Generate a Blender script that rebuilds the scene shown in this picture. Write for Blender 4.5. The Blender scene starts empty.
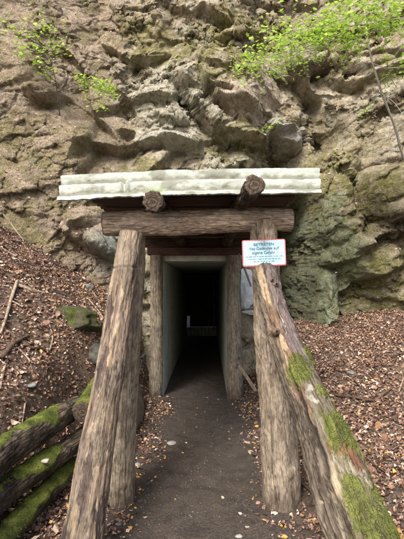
import bpy, math, random
import numpy as np
from mathutils import Vector, Matrix
random.seed(7); RS = np.random.RandomState(11)
SC = bpy.context.scene
COL = SC.collection
R = math.radians

# ------------------------------------------------------------------ noise
def _h(i, j, k, seed):
    n = (i*374761393 + j*668265263 + k*2147483647 + seed*1274126177) & 0xffffffff
    n = ((n ^ (n >> 13))*1274126177) & 0xffffffff
    n = (n ^ (n >> 16))*2246822519 & 0xffffffff
    return n ^ (n >> 15)
def hf(i, j, k, seed): return (_h(i, j, k, seed) & 0xffffff)/float(0xffffff)
def noise(p, seed=0):
    p = np.asarray(p, float); f = np.floor(p).astype(np.int64); t = p-f
    u = t*t*t*(t*(t*6-15)+10); out = 0
    for a in (0, 1):
        for b in (0, 1):
            for c in (0, 1):
                h = _h(f[:, 0]+a, f[:, 1]+b, f[:, 2]+c, seed)
                g = (((h & 255)/127.5-1)*(t[:, 0]-a) + (((h >> 8) & 255)/127.5-1)*(t[:, 1]-b)
                     + (((h >> 16) & 255)/127.5-1)*(t[:, 2]-c))
                w = (u[:, 0] if a else 1-u[:, 0])*(u[:, 1] if b else 1-u[:, 1])*(u[:, 2] if c else 1-u[:, 2])
                out = out+g*w
    return out
def fbm(p, octv=4, seed=0, gain=.5, ridge=False):
    p = np.asarray(p, float); s = 0; a = 1.; 
    for o in range(octv):
        n = noise(p*(2.03**o)+17.3*o, seed+o)
        s = s+a*((1-2*np.abs(n)*1.6) if ridge else n); a *= gain
    return s
def voro(x, z, seed):
    """facet height, crack distance, cell random"""
    fx = np.floor(x).astype(np.int64); fz = np.floor(z).astype(np.int64)
    d1 = np.full(x.shape, 9.); d2 = np.full(x.shape, 9.); ht = np.zeros(x.shape); cr = np.zeros(x.shape)
    for a in (-1, 0, 1):
        for b in (-1, 0, 1):
            i, j = fx+a, fz+b
            cx = i+hf(i, j, 0, seed); cz = j+hf(i, j, 1, seed)
            dx, dz = x-cx, z-cz; d = np.sqrt(dx*dx+dz*dz)
            hh = hf(i, j, 2, seed)-.5+(hf(i, j, 3, seed)-.5)*1.5*dx+(hf(i, j, 4, seed)-.65)*1.5*dz
            m = d < d1
            d2 = np.where(m, d1, np.minimum(d2, d)); ht = np.where(m, hh, ht); cr = np.where(m, hf(i, j, 5, seed), cr); d1 = np.where(m, d, d1)
    return ht, d2-d1, cr
def voro3(P_, seed):
    fl = np.floor(P_).astype(np.int64); n = len(P_); d1 = np.full(n, 9.); d2 = np.full(n, 9.); ht = np.zeros(n); cr = np.zeros(n)
    for a in (-1, 0, 1):
        for b in (-1, 0, 1):
            for c in (-1, 0, 1):
                i, j, k = fl[:, 0]+a, fl[:, 1]+b, fl[:, 2]+c; h = _h(i, j, k, seed); g = _h(i, j, k, seed+500)
                dx = P_[:, 0]-i-(h & 255)/255.; dy = P_[:, 1]-j-((h >> 8) & 255)/255.; dz = P_[:, 2]-k-((h >> 16) & 255)/255.
                d = np.sqrt(dx*dx+dy*dy+dz*dz); m = d < d1
                hh = (g & 255)/255.-.5+(((g >> 8) & 255)/255.-.5)*1.6*dx+(((g >> 16) & 255)/255.-.62)*1.6*dz
                d2 = np.where(m, d1, np.minimum(d2, d)); ht = np.where(m, hh, ht); cr = np.where(m, (h >> 24)/255., cr); d1 = np.where(m, d, d1)
    return ht, d2-d1, cr
def sst(a, b, x):
    t = np.clip((x-a)/(b-a), 0, 1); return t*t*(3-2*t)

# ------------------------------------------------------------------ helpers
CAMZ = 1.6
def P(px, py, y):      # a sight line of the survey camera, taken at the distance y where the thing stands
    return Vector(((px-207)/415.*y, y, CAMZ+(285-py)/415.*y))
def props(o, label=None, cat=None, group=None, kind=None):
    if label: o['label'] = label
    if cat: o['category'] = cat
    if group: o['group'] = group
    if kind: o['kind'] = kind
    return o
def link(name, me, mat=None, parent=None):
    o = bpy.data.objects.new(name, me); COL.objects.link(o)
    if mat: me.materials.append(mat)
    if parent is not None:
        o.parent = parent; o.matrix_parent_inverse = Matrix.Translation(parent.location).inverted()
    return o
def empty(name, loc, label, cat, group=None):
    o = bpy.data.objects.new(name, None); COL.objects.link(o); o.location = loc; o.empty_display_size = .1
    return props(o, label, cat, group)
def npmesh(name, V, F, smooth=True, col=None, vec=None):
    """V (n,3); F (m,k) int array of equal-size faces"""
    me = bpy.data.meshes.new(name); V = np.asarray(V, np.float32); F = np.asarray(F, np.int32)
    me.vertices.add(len(V)); me.vertices.foreach_set('co', V.ravel())
    m, k = F.shape
    me.loops.add(m*k); me.loops.foreach_set('vertex_index', F.ravel())
    me.polygons.add(m); me.polygons.foreach_set('loop_start', np.arange(0, m*k, k, dtype=np.int32))
    me.polygons.foreach_set('loop_total', np.full(m, k, np.int32))
    me.update(calc_edges=True); me.validate()
    if smooth: me.polygons.foreach_set('use_smooth', np.ones(len(me.polygons), bool))
    if col is not None:
        a = me.color_attributes.new('col', 'FLOAT_COLOR', 'POINT')
        c = np.ones((len(V), 4), np.float32); c[:, :col.shape[1]] = col; a.data.foreach_set('color', c.ravel())
    if vec is not None:
        a = me.attributes.new('lc', 'FLOAT_VECTOR', 'POINT'); a.data.foreach_set('vector', np.asarray(vec, np.float32).ravel())
    return me
def gridfaces(nu, nv, wrap=False):
    i = np.arange(nu if wrap else nu-1); j = np.arange(nv-1); I, J = np.meshgrid(i, j, indexing='ij'); I = I.ravel(); J = J.ravel()
    I2 = (I+1) % nu
    return np.stack([I*nv+J, I2*nv+J, I2*nv+J+1, I*nv+J+1], 1)
def box(name, a, b, mat, parent=None, bev=.004, rot=None, jit=0):
    import bmesh
    bm = bmesh.new(); bmesh.ops.create_cube(bm, size=1)
    a = Vector(a); b = Vector(b); s = b-a; c = (a+b)/2
    for v in bm.verts: v.co = Vector((v.co.x*s.x, v.co.y*s.y, v.co.z*s.z)) + Vector((random.uniform(-jit, jit), random.uniform(-jit, jit), random.uniform(-jit, jit)))
    if bev: bmesh.ops.bevel(bm, geom=bm.edges[:], offset=bev, segments=1, affect='EDGES')
    if rot is not None: bmesh.ops.transform(bm, matrix=rot, verts=bm.verts)
    bmesh.ops.translate(bm, vec=c, verts=bm.verts)
    me = bpy.data.meshes.new(name); bm.to_mesh(me); bm.free()
    return link(name, me, mat, parent)

# ------------------------------------------------------------------ materials
class NT:
    def __init__(s, name):
        s.m = bpy.data.materials.new(name); s.m.use_nodes = True; s.t = s.m.node_tree; s.t.nodes.clear()
        s.out = s.n('ShaderNodeOutputMaterial'); s.b = s.n('ShaderNodeBsdfPrincipled'); s.l(s.b.outputs[0], s.out.inputs[0])
    def n(s, t, **k):
        x = s.t.nodes.new(t)
        for a, v in k.items(): setattr(x, a, v)
        return x
    def l(s, a, b): s.t.links.new(a, b)
    def attr(s, name): return s.n('ShaderNodeAttribute', attribute_name=name)
    def noise(s, vec, scale, detail=4, rough=.55, mul=None):
        if mul:
            mp = s.n('ShaderNodeMapping'); mp.inputs['Scale'].default_value = mul; s.l(vec, mp.inputs[0]); vec = mp.outputs[0]
        x = s.n('ShaderNodeTexNoise'); s.l(vec, x.inputs['Vector'])
        x.inputs['Scale'].default_value = scale; x.inputs['Detail'].default_value = detail; x.inputs['Roughness'].default_value = rough
        return x.outputs['Fac']
    def ramp(s, fac, stops):
        x = s.n('ShaderNodeValToRGB'); s.l(fac, x.inputs[0]); e = x.color_ramp.elements
        while len(e) < len(stops): e.new(.5)
        for q, (p, c) in zip(e, stops):
            q.position = p; q.color = (c, c, c, 1) if isinstance(c, (int, float)) else (*c, 1)
        return x.outputs[0]
    def mix(s, fac, a, b, mode='MIX'):
        x = s.n('ShaderNodeMix', data_type='RGBA', blend_type=mode)
        if isinstance(fac, (int, float)): x.inputs[0].default_value = fac
        else: s.l(fac, x.inputs[0])
        for i, v in ((6, a), (7, b)):
            if isinstance(v, tuple): x.inputs[i].default_value = (*v, 1)
            else: s.l(v, x.inputs[i])
        return x.outputs[2]
    def math(s, op, a, b):
        x = s.n('ShaderNodeMath', operation=op)
        for i, v in ((0, a), (1, b)):
            if isinstance(v, (int, float)): x.inputs[i].default_value = v
            else: s.l(v, x.inputs[i])
        return x.outputs[0]
    def bump(s, h, dist, strength=1.):
        x = s.n('ShaderNodeBump'); s.l(h, x.inputs['Height']); x.inputs['Distance'].default_value = dist; x.inputs['Strength'].default_value = strength
        s.l(x.outputs[0], s.b.inputs['Normal']); return x
    def fin(s, col, rough=.85, spec=.3):
        if isinstance(col, tuple): s.b.inputs['Base Color'].default_value = (*col, 1)
        else: s.l(col, s.b.inputs['Base Color'])
        if isinstance(rough, (int, float)): s.b.inputs['Roughness'].default_value = rough
        else: s.l(rough, s.b.inputs['Roughness'])
        s.b.inputs['Specular IOR Level'].default_value = spec
        return s.m

def mat_rock():
    t = NT('rock'); co = t.n('ShaderNodeTexCoord').outputs['Object']; a = t.attr('col').outputs['Color']
    f = t.noise(co, 9, 8, .7); g = t.noise(co, 55, 5, .7)
    c = t.mix(1., a, t.ramp(f, [(.3, .62), (.5, 1.05), (.72, 1.5)]), 'MULTIPLY')
    c = t.mix(1., c, t.ramp(g, [(.3, .7), (.55, 1.1), (.7, 1.5)]), 'MULTIPLY')
    sp = t.ramp(t.noise(co, 24, 3, .6), [(.62, 0.), (.68, .7)])
    c = t.mix(sp, c, (.42, .40, .35))
    v = t.n('ShaderNodeTexVoronoi', feature='DISTANCE_TO_EDGE'); v.inputs['Scale'].default_value = 11
    wn = t.n('ShaderNodeTexNoise'); wn.inputs['Scale'].default_value = 6; wn.inputs['Detail'].default_value = 4; t.l(co, wn.inputs['Vector'])
    wv = t.n('ShaderNodeVectorMath', operation='MULTIPLY_ADD'); t.l(wn.outputs['Color'], wv.inputs[0]); wv.inputs[1].default_value = (.5, .5, .5); t.l(co, wv.inputs[2])
    t.l(wv.outputs[0], v.inputs['Vector'])
    cr = t.ramp(v.outputs[0], [(0., 0.), (.09, 1.)])
    h = t.math('ADD', t.math('MULTIPLY', f, 1.), t.math('MULTIPLY', g, .3)); h = t.math('ADD', h, t.math('MULTIPLY', cr, .16))
    t.bump(h, .07, 1.)
    return t.fin(c, .9, .25)
def mat_ground():
    t = NT('soil'); co = t.n('ShaderNodeTexCoord').outputs['Object']; a = t.attr('col').outputs['Color']
    f = t.noise(co, 7, 8, .7); g = t.noise(co, 70, 5, .7)
    c = t.mix(1., a, t.ramp(f, [(.3, .6), (.5, 1.), (.7, 1.35)]), 'MULTIPLY')
    c = t.mix(1., c, t.ramp(g, [(.32, .45), (.5, 1.), (.68, 1.7)]), 'MULTIPLY')
    sp = t.ramp(t.noise(co, 45, 2, .5), [(.69, 0.), (.72, .4)])
    c = t.mix(sp, c, (.20, .17, .14))
    t.bump(t.math('ADD', f, t.math('MULTIPLY', g, .5)), .04, 1.)
    return t.fin(c, t.ramp(f, [(.35, .55), (.6, .95)]), .4)
def mat_bark(name, dark, light, groove=(26, 26, 5), bump=.012, moss=True, rough=.85):
    """bark: furrows that run along the log; red channel of col = moss, green = bare weathered wood, blue = dark stain"""
    t = NT(name); lc = t.attr('lc').outputs['Vector']; ca = t.attr('col')
    se = t.n('ShaderNodeSeparateColor'); t.l(ca.outputs['Color'], se.inputs[0])
    n1 = t.noise(lc, 1, 6, .65, groove); n2 = t.noise(lc, 1, 4, .6, (90, 90, 26)); n3 = t.noise(lc, 7, 5, .6)
    mp = t.n('ShaderNodeMapping'); mp.inputs['Scale'].default_value = (groove[0]*1.1, groove[1]*1.1, groove[2]*.75); t.l(lc, mp.inputs[0])
    wz_ = t.n('ShaderNodeTexNoise'); wz_.inputs['Scale'].default_value = 1.2; wz_.inputs['Detail'].default_value = 4; t.l(mp.outputs[0], wz_.inputs['Vector'])
    wa = t.n('ShaderNodeVectorMath', operation='MULTIPLY_ADD'); t.l(wz_.outputs['Color'], wa.inputs[0]); wa.inputs[1].default_value = (1.5, 1.5, 1.5); t.l(mp.outputs[0], wa.inputs[2])
    vo = t.n('ShaderNodeTexVoronoi', feature='DISTANCE_TO_EDGE'); vo.inputs['Scale'].default_value = 1; t.l(wa.outputs[0], vo.inputs['Vector'])
    rid = t.ramp(vo.outputs[0], [(0., 0.), (.16, .8), (.4, 1.)])
    c = t.mix(t.ramp(n3, [(.35, 0.), (.65, 1.)]), dark, light)
    c = t.mix(1., c, t.ramp(rid, [(0., .74), (1., 1.05)]), 'MULTIPLY')
    c = t.mix(1., c, t.ramp(n2, [(.3, .72), (.7, 1.22)]), 'MULTIPLY')
    c = t.mix(1., c, t.ramp(n3, [(.3, .8), (.7, 1.15)]), 'MULTIPLY')
    # bare wood
    w1 = t.noise(lc, 1, 8, .75, (130, 130, 7)); w2 = t.noise(lc, 1, 6, .68, (20, 20, 3.2))
    w = t.ramp(w1, [(.38, (.035, .025, .02)), (.44, (.15, .11, .085)), (.52, (.27, .21, .155)), (.6, (.44, .355, .265))])
    w = t.mix(t.ramp(w2, [(.52, 0.), (.55, .8)]), w, t.mix(t.ramp(w1, [(.35, 0.), (.6, 1.)]), (.05, .035, .03), (.24, .19, .17)), 'MIX')
    cs = t.math('ABSOLUTE', t.math('SUBTRACT', t.noise(lc, 1, 3, .6, (42, 42, .9)), .5), 0); ck = t.ramp(cs, [(.004, 0.), (.016, 1.)])
    w = t.mix(1., w, t.ramp(ck, [(0., .16), (1., 1.)]), 'MULTIPLY')
    gb = t.ramp(t.math('ADD', se.outputs[1], t.math('MULTIPLY', t.math('SUBTRACT', t.noise(lc, 1, 5, .7, (18, 18, 6)), .5), 1.5)), [(.47, 0.), (.50, 1.)])
    c = t.mix(gb, c, w)
    c = t.mix(se.outputs[2], c, (.025, .018, .014))
    h = t.mix(gb, t.math('ADD', t.math('ADD', rid, .45), t.math('MULTIPLY', n2, .4)), t.math('ADD', t.math('MULTIPLY', w1, .8), t.math('MULTIPLY', ck, .7)))
    # moss
    mn = t.noise(lc, 120, 4, .7); mm = t.math('ADD', se.outputs[0], t.math('MULTIPLY', t.math('SUBTRACT', t.noise(lc, 22, 8, .75), .5), 1.6))
    mm = t.ramp(mm, [(.45, 0.), (.56, 1.)])
    mc = t.mix(1., t.ramp(t.noise(lc, 9, 3), [(.35, (.06, .08, .02)), (.52, (.15, .19, .035)), (.72, (.30, .34, .07))]), t.ramp(mn, [(.35, .45), (.7, 1.5)]), 'MULTIPLY')
    c = t.mix(mm, c, mc)
    h = t.mix(mm, h, t.math('ADD', t.math('MULTIPLY', mn, 1.3), .6))
    t.bump(h, bump, 1.)
    return t.fin(c, rough, .25)
def mat_plain(name, c1, c2, scale=12, rough=.8, bump=.003, mul=None, spec=.3, attr=None):
    t = NT(name); co = t.n('ShaderNodeTexCoord').outputs['Object']
    n1 = t.noise(co, scale, 6, .65, mul); n2 = t.noise(co, scale*6, 4, .6, mul)
    c = t.mix(t.ramp(n1, [(.35, 0.), (.65, 1.)]), c1, c2)
    c = t.mix(1., c, t.ramp(n2, [(.3, .75), (.7, 1.2)]), 'MULTIPLY')
    if bump: t.bump(t.math('ADD', n1, t.math('MULTIPLY', n2, .4)), bump)
    return t.fin(c, rough, spec)
def mat_endgrain():
    t = NT('end_grain'); lc = t.attr('lc').outputs['Vector']
    ln = t.n('ShaderNodeVectorMath', operation='LENGTH'); t.l(lc, ln.inputs[0])
    mp = t.noise(lc, 30, 4); w = t.n('ShaderNodeTexNoise'); w.noise_dimensions = '1D'; w.inputs['Scale'].default_value = 100
    t.l(t.math('ADD', ln.outputs['Value'], t.math('MULTIPLY', mp, .045)), w.inputs['W'])
    c = t.ramp(w.outputs['Fac'], [(.3, (.024, .018, .014)), (.6, (.095, .072, .055))])
    c = t.mix(1., c, t.ramp(t.noise(lc, 45, 5), [(.35, .45), (.65, 1.5)]), 'MULTIPLY')
    t.bump(w.outputs['Fac'], .006); return t.fin(c, .9, .2)
def mat_leafcol(name, transl=.0, rough=.6):
    t = NT(name); a = t.attr('col').outputs['Color']; co = t.n('ShaderNodeTexCoord').outputs['Object']
    c = t.mix(1., a, t.ramp(t.noise(co, 90, 3), [(.3, .7), (.7, 1.25)]), 'MULTIPLY')
    t.fin(c, rough, .35)
    if transl:
        tr = t.n('ShaderNodeBsdfTranslucent'); t.l(c, tr.inputs[0]); mx = t.n('ShaderNodeMixShader'); mx.inputs[0].default_value = transl
        t.l(t.b.outputs[0], mx.inputs[1]); t.l(tr.outputs[0], mx.inputs[2]); t.l(mx.outputs[0], t.out.inputs[0])
    return t.m
M = {}
M['rock'] = mat_rock(); M['soil'] = mat_ground()
M['bark'] = mat_bark('grey_brown_bark', (.23, .185, .14), (.42, .34, .255), (44, 44, 14), .008)
M['bark_post'] = mat_bark('post_bark', (.27, .23, .175), (.41, .355, .27), (52, 52, 17), .006)
M['bark_dark'] = mat_bark('dark_wet_bark', (.04, .032, .024), (.155, .125, .095), (26, 26, 6), .016)
M['bark_old'] = mat_bark('old_rotting_bark', (.07, .055, .042), (.25, .20, .155), (34, 34, 12), .016); M['end'] = mat_endgrain()
def mat_painted():
    t = NT('weathered_log'); lc = t.attr('lc').outputs['Vector']; a = t.attr('col').outputs['Color']
    w1 = t.noise(lc, 1, 7, .7, (120, 120, 24)); cs = t.math('ABSOLUTE', t.math('SUBTRACT', t.noise(lc, 1, 4, .65, (34, 34, 1.6)), .5), 0); ck = t.ramp(cs, [(.003, 0.), (.013, 1.)])
    n3 = t.noise(lc, 16, 8, .75)
    c = t.mix(1., a, t.ramp(w1, [(.35, .72), (.5, 1.), (.64, 1.22)]), 'MULTIPLY'); c = t.mix(1., c, t.ramp(n3, [(.32, .7), (.5, 1.), (.68, 1.3)]), 'MULTIPLY')
    c = t.mix(1., c, t.ramp(ck, [(0., .4), (1., 1.)]), 'MULTIPLY')
    t.bump(t.math('ADD', t.math('MULTIPLY', n3, .8), t.math('ADD', t.math('MULTIPLY', w1, .4), t.math('MULTIPLY', ck, .35))), .009); return t.fin(c, .85, .25)
M['painted'] = mat_painted()
M['stem'] = mat_plain('pale_stem', (.28, .26, .22), (.48, .46, .40), 30, .8, .002); M['litter'] = mat_leafcol('dead_leaves', .0, .55); M['leaf'] = mat_leafcol('green_leaves', .45, .5)
M['plank'] = mat_plain('dark_plank', (.035, .022, .016), (.10, .06, .042), 6, .9, .006, (1, 8, 8))
M['redplank'] = mat_plain('red_brown_plank', (.05, .028, .021), (.12, .065, .048), 6, .9, .006, (1, 8, 8))
M['paleplank'] = mat_plain('weathered_plank', (.16, .12, .09), (.36, .29, .21), 6, .9, .006, (8, 8, 1))
M['concrete'] = mat_plain('damp_concrete', (.36, .39, .335), (.52, .55, .48), 3, .8, .006)
M['floor'] = mat_plain('tunnel_dirt', (.04, .032, .025), (.08, .065, .05), 8, .9, .01)
M['metal'] = mat_plain('old_steel', (.10, .09, .08), (.2, .2, .19), 14, .6, .002)
M['twig'] = mat_plain('dead_twig', (.16, .12, .09), (.40, .32, .24), 20, .85, .003)
M['twigdark'] = mat_plain('dark_twig', (.045, .03, .022), (.13, .09, .065), 20, .85, .003)
M['stone'] = mat_plain('path_stone', (.20, .19, .18), (.42, .40, .37), 14, .85, .006)
M['greystone'] = mat_plain('grey_stone', (.10, .11, .11), (.28, .30, .30), 9, .85, .02)
M['signblue'] = mat_plain('sign_face', (.34, .56, .66), (.40, .62, .72), 5, .4, 0)
M['signred'] = mat_plain('sign_border', (.55, .10, .13), (.62, .16, .2), 9, .5, 0)
M['ink'] = mat_plain('sign_ink', (.05, .10, .16), (.09, .14, .2), 9, .6, 0)
M['rubber'] = mat_plain('black_cable', (.02, .02, .022), (.04, .04, .042), 9, .5, 0)
def mat_sheet():
    t = NT('fibre_cement'); co = t.n('ShaderNodeTexCoord').outputs['Object']; a = t.attr('col').outputs['Color']
    n = t.noise(co, 9, 8, .72, (.35, 1, 1)); g = t.noise(co, 40, 5, .7)
    c = t.mix(t.ramp(n, [(.36, 0.), (.66, 1.)]), (.25, .28, .245), (.42, .46, .43))
    c = t.mix(t.ramp(g, [(.55, 0.), (.72, .65)]), c, (.22, .20, .12))
    c = t.mix(1., c, a, 'MULTIPLY')
    t.bump(t.math('ADD', n, g), .004); return t.fin(c, .6, .35)
M['sheet'] = mat_sheet()
def mat_mossrock():
    t = NT('mossy_rock'); co = t.n('ShaderNodeTexCoord').outputs['Object']; ge = t.n('ShaderNodeNewGeometry')
    n = t.noise(co, 7, 8, .7); g = t.noise(co, 90, 4, .7)
    c = t.mix(t.ramp(n, [(.35, 0.), (.65, 1.)]), (.05, .045, .035), (.15, .13, .10))
    mc = t.mix(1., t.ramp(t.noise(co, 11, 4), [(.35, (.03, .045, .010)), (.7, (.12, .15, .03))]), t.ramp(g, [(.35, .5), (.7, 1.5)]), 'MULTIPLY')
    c = t.mix(t.ramp(t.noise(co, 7, 8, .75), [(.46, 0.), (.56, 1.)]), c, mc)
    t.bump(t.math('ADD', n, t.math('MULTIPLY', g, .4)), .03); return t.fin(c, .9, .2)
M['mossrock'] = mat_mossrock(); M['shadestone'] = mat_plain('hollow_shade_stone', (.03, .03, .025), (.10, .10, .085), 9, .8, .02); M['tanstone'] = mat_plain('tan_stone', (.13, .11, .08), (.26, .22, .165), 7, .85, .01)  # the very dark stone colour carries the shade of the bank hollow

# ------------------------------------------------------------------ terrain functions
def ground_base(x, y):
    x = np.asarray(x, float); y = np.asarray(y, float); t = -x
    yc = np.clip(y, 0, 8.5)
    A = np.interp(yc, [0, 2, 3, 4, 4.8, 6.2], [.15, .42, .50, .85, 1.18, 1.25])
    s0 = np.interp(yc, [0, 3, 4, 5], [1.25, 1.22, 1.02, .84]); s1 = np.interp(yc, [0, 3, 4, 5], [1.75, 1.62, 1.5, 1.22])
    L = A*sst(s0, s1, t)+.72*np.interp(yc, [0, 2, 4], [.4, .65, 1.])*np.clip(t-1.3, 0, 6)
    q = x-.62
    Rr = .105*np.clip(yc-2.3, 0, 6)*sst(0, .55, q)+.26*np.clip(q-.1, 0, 14)*np.clip((yc-.2)/5, .15, 1)
    h = L+Rr
    h = h+.03*np.exp(-((x+.95)/.2)**2)+.05*np.exp(-((x-.72)/.15)**2)*np.clip(yc-2.5, 0, 1)
    return h-.012*np.clip(1-(x/.6)**2, 0, 1)
def ground(x, y):
    x = np.asarray(x, float); y = np.asarray(y, float); sh = x.shape; x = x.ravel(); y = y.ravel()
    p = np.stack([x, y, np.zeros_like(x)], 1)
    off = sst(.5, 1.2, np.abs(x+.03))
    h = ground_base(x, y)+(.016+.10*off)*fbm(p*1.3, 4, 5)+(.006+.018*off)*fbm(p*8, 3, 9)
    return h.reshape(sh)
def cliff_base(x, z):
    t = -x
    y = 6.75+.17*np.clip(z-2.4, 0, 20)
    y = y-.62*np.clip(t-2.0, 0, 9)-.25*np.clip(t-1.2, 0, 1)*np.clip((5-z)/3, 0, 1)
    y = y+.75*sst(.55, 1.3, x)-.62*np.clip(x-2.2, 0, 9)
    return y
def W(px, py):
    y = 6.9
    for _ in range(12):
        x = (px-207)/415*y; z = 1.6+(285-py)/415*y; y = float(cliff_base(np.array(x), np.array(z)))
    return x, z
xs = np.concatenate([np.linspace(-12, -4.2, 60, endpoint=False), np.linspace(-4.2, 4.4, 760), np.linspace(4.4, 12, 60)[1:]])
zs = np.concatenate([np.linspace(-.4, 7.6, 700), np.linspace(7.6, 10.5, 90)[1:]])
X, Z = np.meshgrid(xs, zs, indexing='ij'); sh = X.shape; X = X.ravel(); Z = Z.ravel()
Y0 = cliff_base(X, Z); p3 = np.stack([X, Z, np.zeros_like(X)], 1)
disp = np.zeros_like(X)           # positive = toward the viewer
wx = fbm(p3*.8, 4, 21)*.9; wz = fbm(p3*.8, 4, 31)*.9
w2x = fbm(p3*3, 3, 41)*.12; w2z = fbm(p3*3, 3, 43)*.12
Xw = X+wx*.28+w2x*.45; Zw = Z+wz*.28+w2z*.45
dirt = sst(-1.15, -2.1, X+.25*fbm(p3*1.2, 3, 91)*2+.0*Z)
dirt = np.clip(dirt, 0, 1)
def rot(a): c, s = math.cos(a), math.sin(a); return Xw*c+Zw*s, -Xw*s+Zw*c
u, v = rot(R(28)); h1, c1, r1 = voro(u*.75, v*1.25, 1)
u, v = rot(R(-20)); h2, c2, r2 = voro(u*2.1, v*3.2, 2)
u, v = rot(R(12)); h3, c3, r3 = voro(u*6, v*8.5, 3)
u, v = rot(R(-33)); h4, c4, r4 = voro(u*15, v*20, 4)
k = 1-.62*dirt
disp += k*(.34*h1+.11*h2+.03*h3)
brk = sst(-.25, .25, fbm(p3*1.1, 3, 97)); disp -= k*brk*(.07*np.exp(-c1/.03)+.03*np.exp(-c2/.05)+.010*np.exp(-c3/.08))
disp += .22*fbm(p3*.55, 3, 51)+.14*fbm(p3*1.9, 5, 61, .5)*(1-.3*dirt)
# surveyed ledges: (points in order, height of step, reach above, reach below)
def ledge(pts, amp, up, dn):
    global disp
    q = np.array([W(*a) for a in pts]); best = np.full(X.shape, 1e9); sg = np.ones_like(X); jx = X+.12*wx; jz = Z+.22*wz
    tpar = np.zeros_like(X); n = len(q)-1
    for i in range(n):
        a, b = q[i], q[i+1]; d = b-a; L2 = d@d; t = np.clip(((jx-a[0])*d[0]+(jz-a[1])*d[1])/L2, 0, 1)
        ex = jx-a[0]-t*d[0]; ez = jz-a[1]-t*d[1]; dd = np.hypot(ex, ez); cr = d[0]*ez-d[1]*ex
        m = dd < best; best = np.where(m, dd, best); sg = np.where(m, np.sign(cr), sg); tpar = np.where(m, (i+t)/n, tpar)
    taper = np.clip(np.minimum(tpar, 1-tpar)*6, 0, 1)*.9+.1
    taper = np.where((tpar <= 0) | (tpar >= 1), np.exp(-best/.08)*.1, taper)
    amp *= 1.3; disp += amp*taper*np.where(sg > 0, np.exp(-(best/up)**1.3), -.8*np.exp(-(best/dn)))
disp_b = np.zeros_like(X)
def boulder(px, py, rx, ry, ang, prot, pw=3.):
    global disp
    x0, z0 = W(px, py); s = 7.2/415; c, sn = math.cos(R(ang)), math.sin(R(ang)); dx = X+.12*wx-x0+.06; dz = Z+.12*wz-z0
    uu = (dx*c+dz*sn)/(rx*s); vv = (-dx*sn+dz*c)/(ry*s); r = (np.abs(uu)**2.6+np.abs(vv)**2.6)**(1/2.6)
    global disp_b; disp_b = np.maximum(disp_b, np.where(r < .95, prot, 0)); disp += np.where(r < 1, prot*(1-np.clip(r, 0, 1)**pw)*(1-.28*vv), 0)-(.25*abs(prot)*np.exp(-np.abs(r-1.04)/.07) if prot > 0 else 0)
ledge([(168, 72), (186, 92), (205, 118), (232, 136), (262, 150), (292, 158)], .34, .5, .22)
ledge([(196, 78), (214, 100), (240, 112), (262, 128)], .22, .3, .14)
ledge([(285, 60), (300, 82), (322, 98), (330, 118)], .3, .35, .2)
ledge([(322, 100), (340, 112), (352, 134), (362, 168)], -.30, .2, .35)
ledge([(70, 158), (86, 148), (116, 152), (140, 142), (172, 144), (200, 150)], .24, .3, .12)
ledge([(28, 96), (52, 102), (60, 92)], .25, .2, .12)
ledge([(196, 2), (212, 10), (232, 18)], .2, .3, .15)
ledge([(214, 34), (240, 40), (268, 36)], .16, .25, .12)
ledge([(100, 40), (130, 52), (170, 46)], .13, .25, .12)
ledge([(352, 262), (372, 240), (404, 236), (430, 240)], .28, .3, .2)
ledge([(368, 215), (384, 228), (404, 224), (440, 226)], .32, .35, .25)
ledge([(305, 262), (330, 272), (352, 262)], .16, .2, .15)
ledge([(330, 72), (360, 78), (404, 66), (430, 60)], .24, .35, .2)
ledge([(150, 110), (166, 122), (190, 118)], .14, .2, .12)
ledge([(300, 30), (340, 38), (380, 30)], .16, .3, .15)
ledge([(60, 40), (84, 70), (92, 120), (118, 142)], .14, .3, .2)
boulder(288, 138, 23, 15, -6, .55, 5); boulder(243, 104, 30, 17, -38, .22); boulder(262, 92, 26, 22, 10, .16)
boulder(155, 100, 30, 22, 15, .16); boulder(186, 140, 22, 12, -10, .14); boulder(330, 130, 18, 30, 15, -.40, 2)
boulder(330, 210, 30, 40, 12, .38, 3); boulder(372, 262, 28, 26, -20, .32); boulder(394, 192, 28, 30, 0, .62, 3); boulder(348, 245, 18, 14, 20, .2)
boulder(318, 295, 24, 40, 0, .34, 2.5); boulder(42, 88, 13, 8, 20, .18); boulder(128, 132, 10, 6, 0, -.3); boulder(100, 236, 30, 18, -25, .35)
boulder(90, 218, 16, 12, 20, .22); boulder(108, 248, 18, 11, -30, .3)
boulder(258, 76, 8, 10, 0, .1); boulder(305, 110, 16, 12, 30, .18); boulder(215, 62, 22, 14, -20, .18)
# the dark cleft beside the shelter
x0, z0 = W(286, 250); disp -= 2.3*np.exp(-(np.abs(X+.2*wx-1.56)/.31)**3)*(1-sst(3.0, 3.5, Z+w2z*2))
Yc = Y0-disp
near = (X > -1.25) & (X < .95) & (Z < 2.75)
Yc = np.where(near, np.maximum(Yc, 6.14+.05*np.abs(disp)), Yc)
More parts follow.
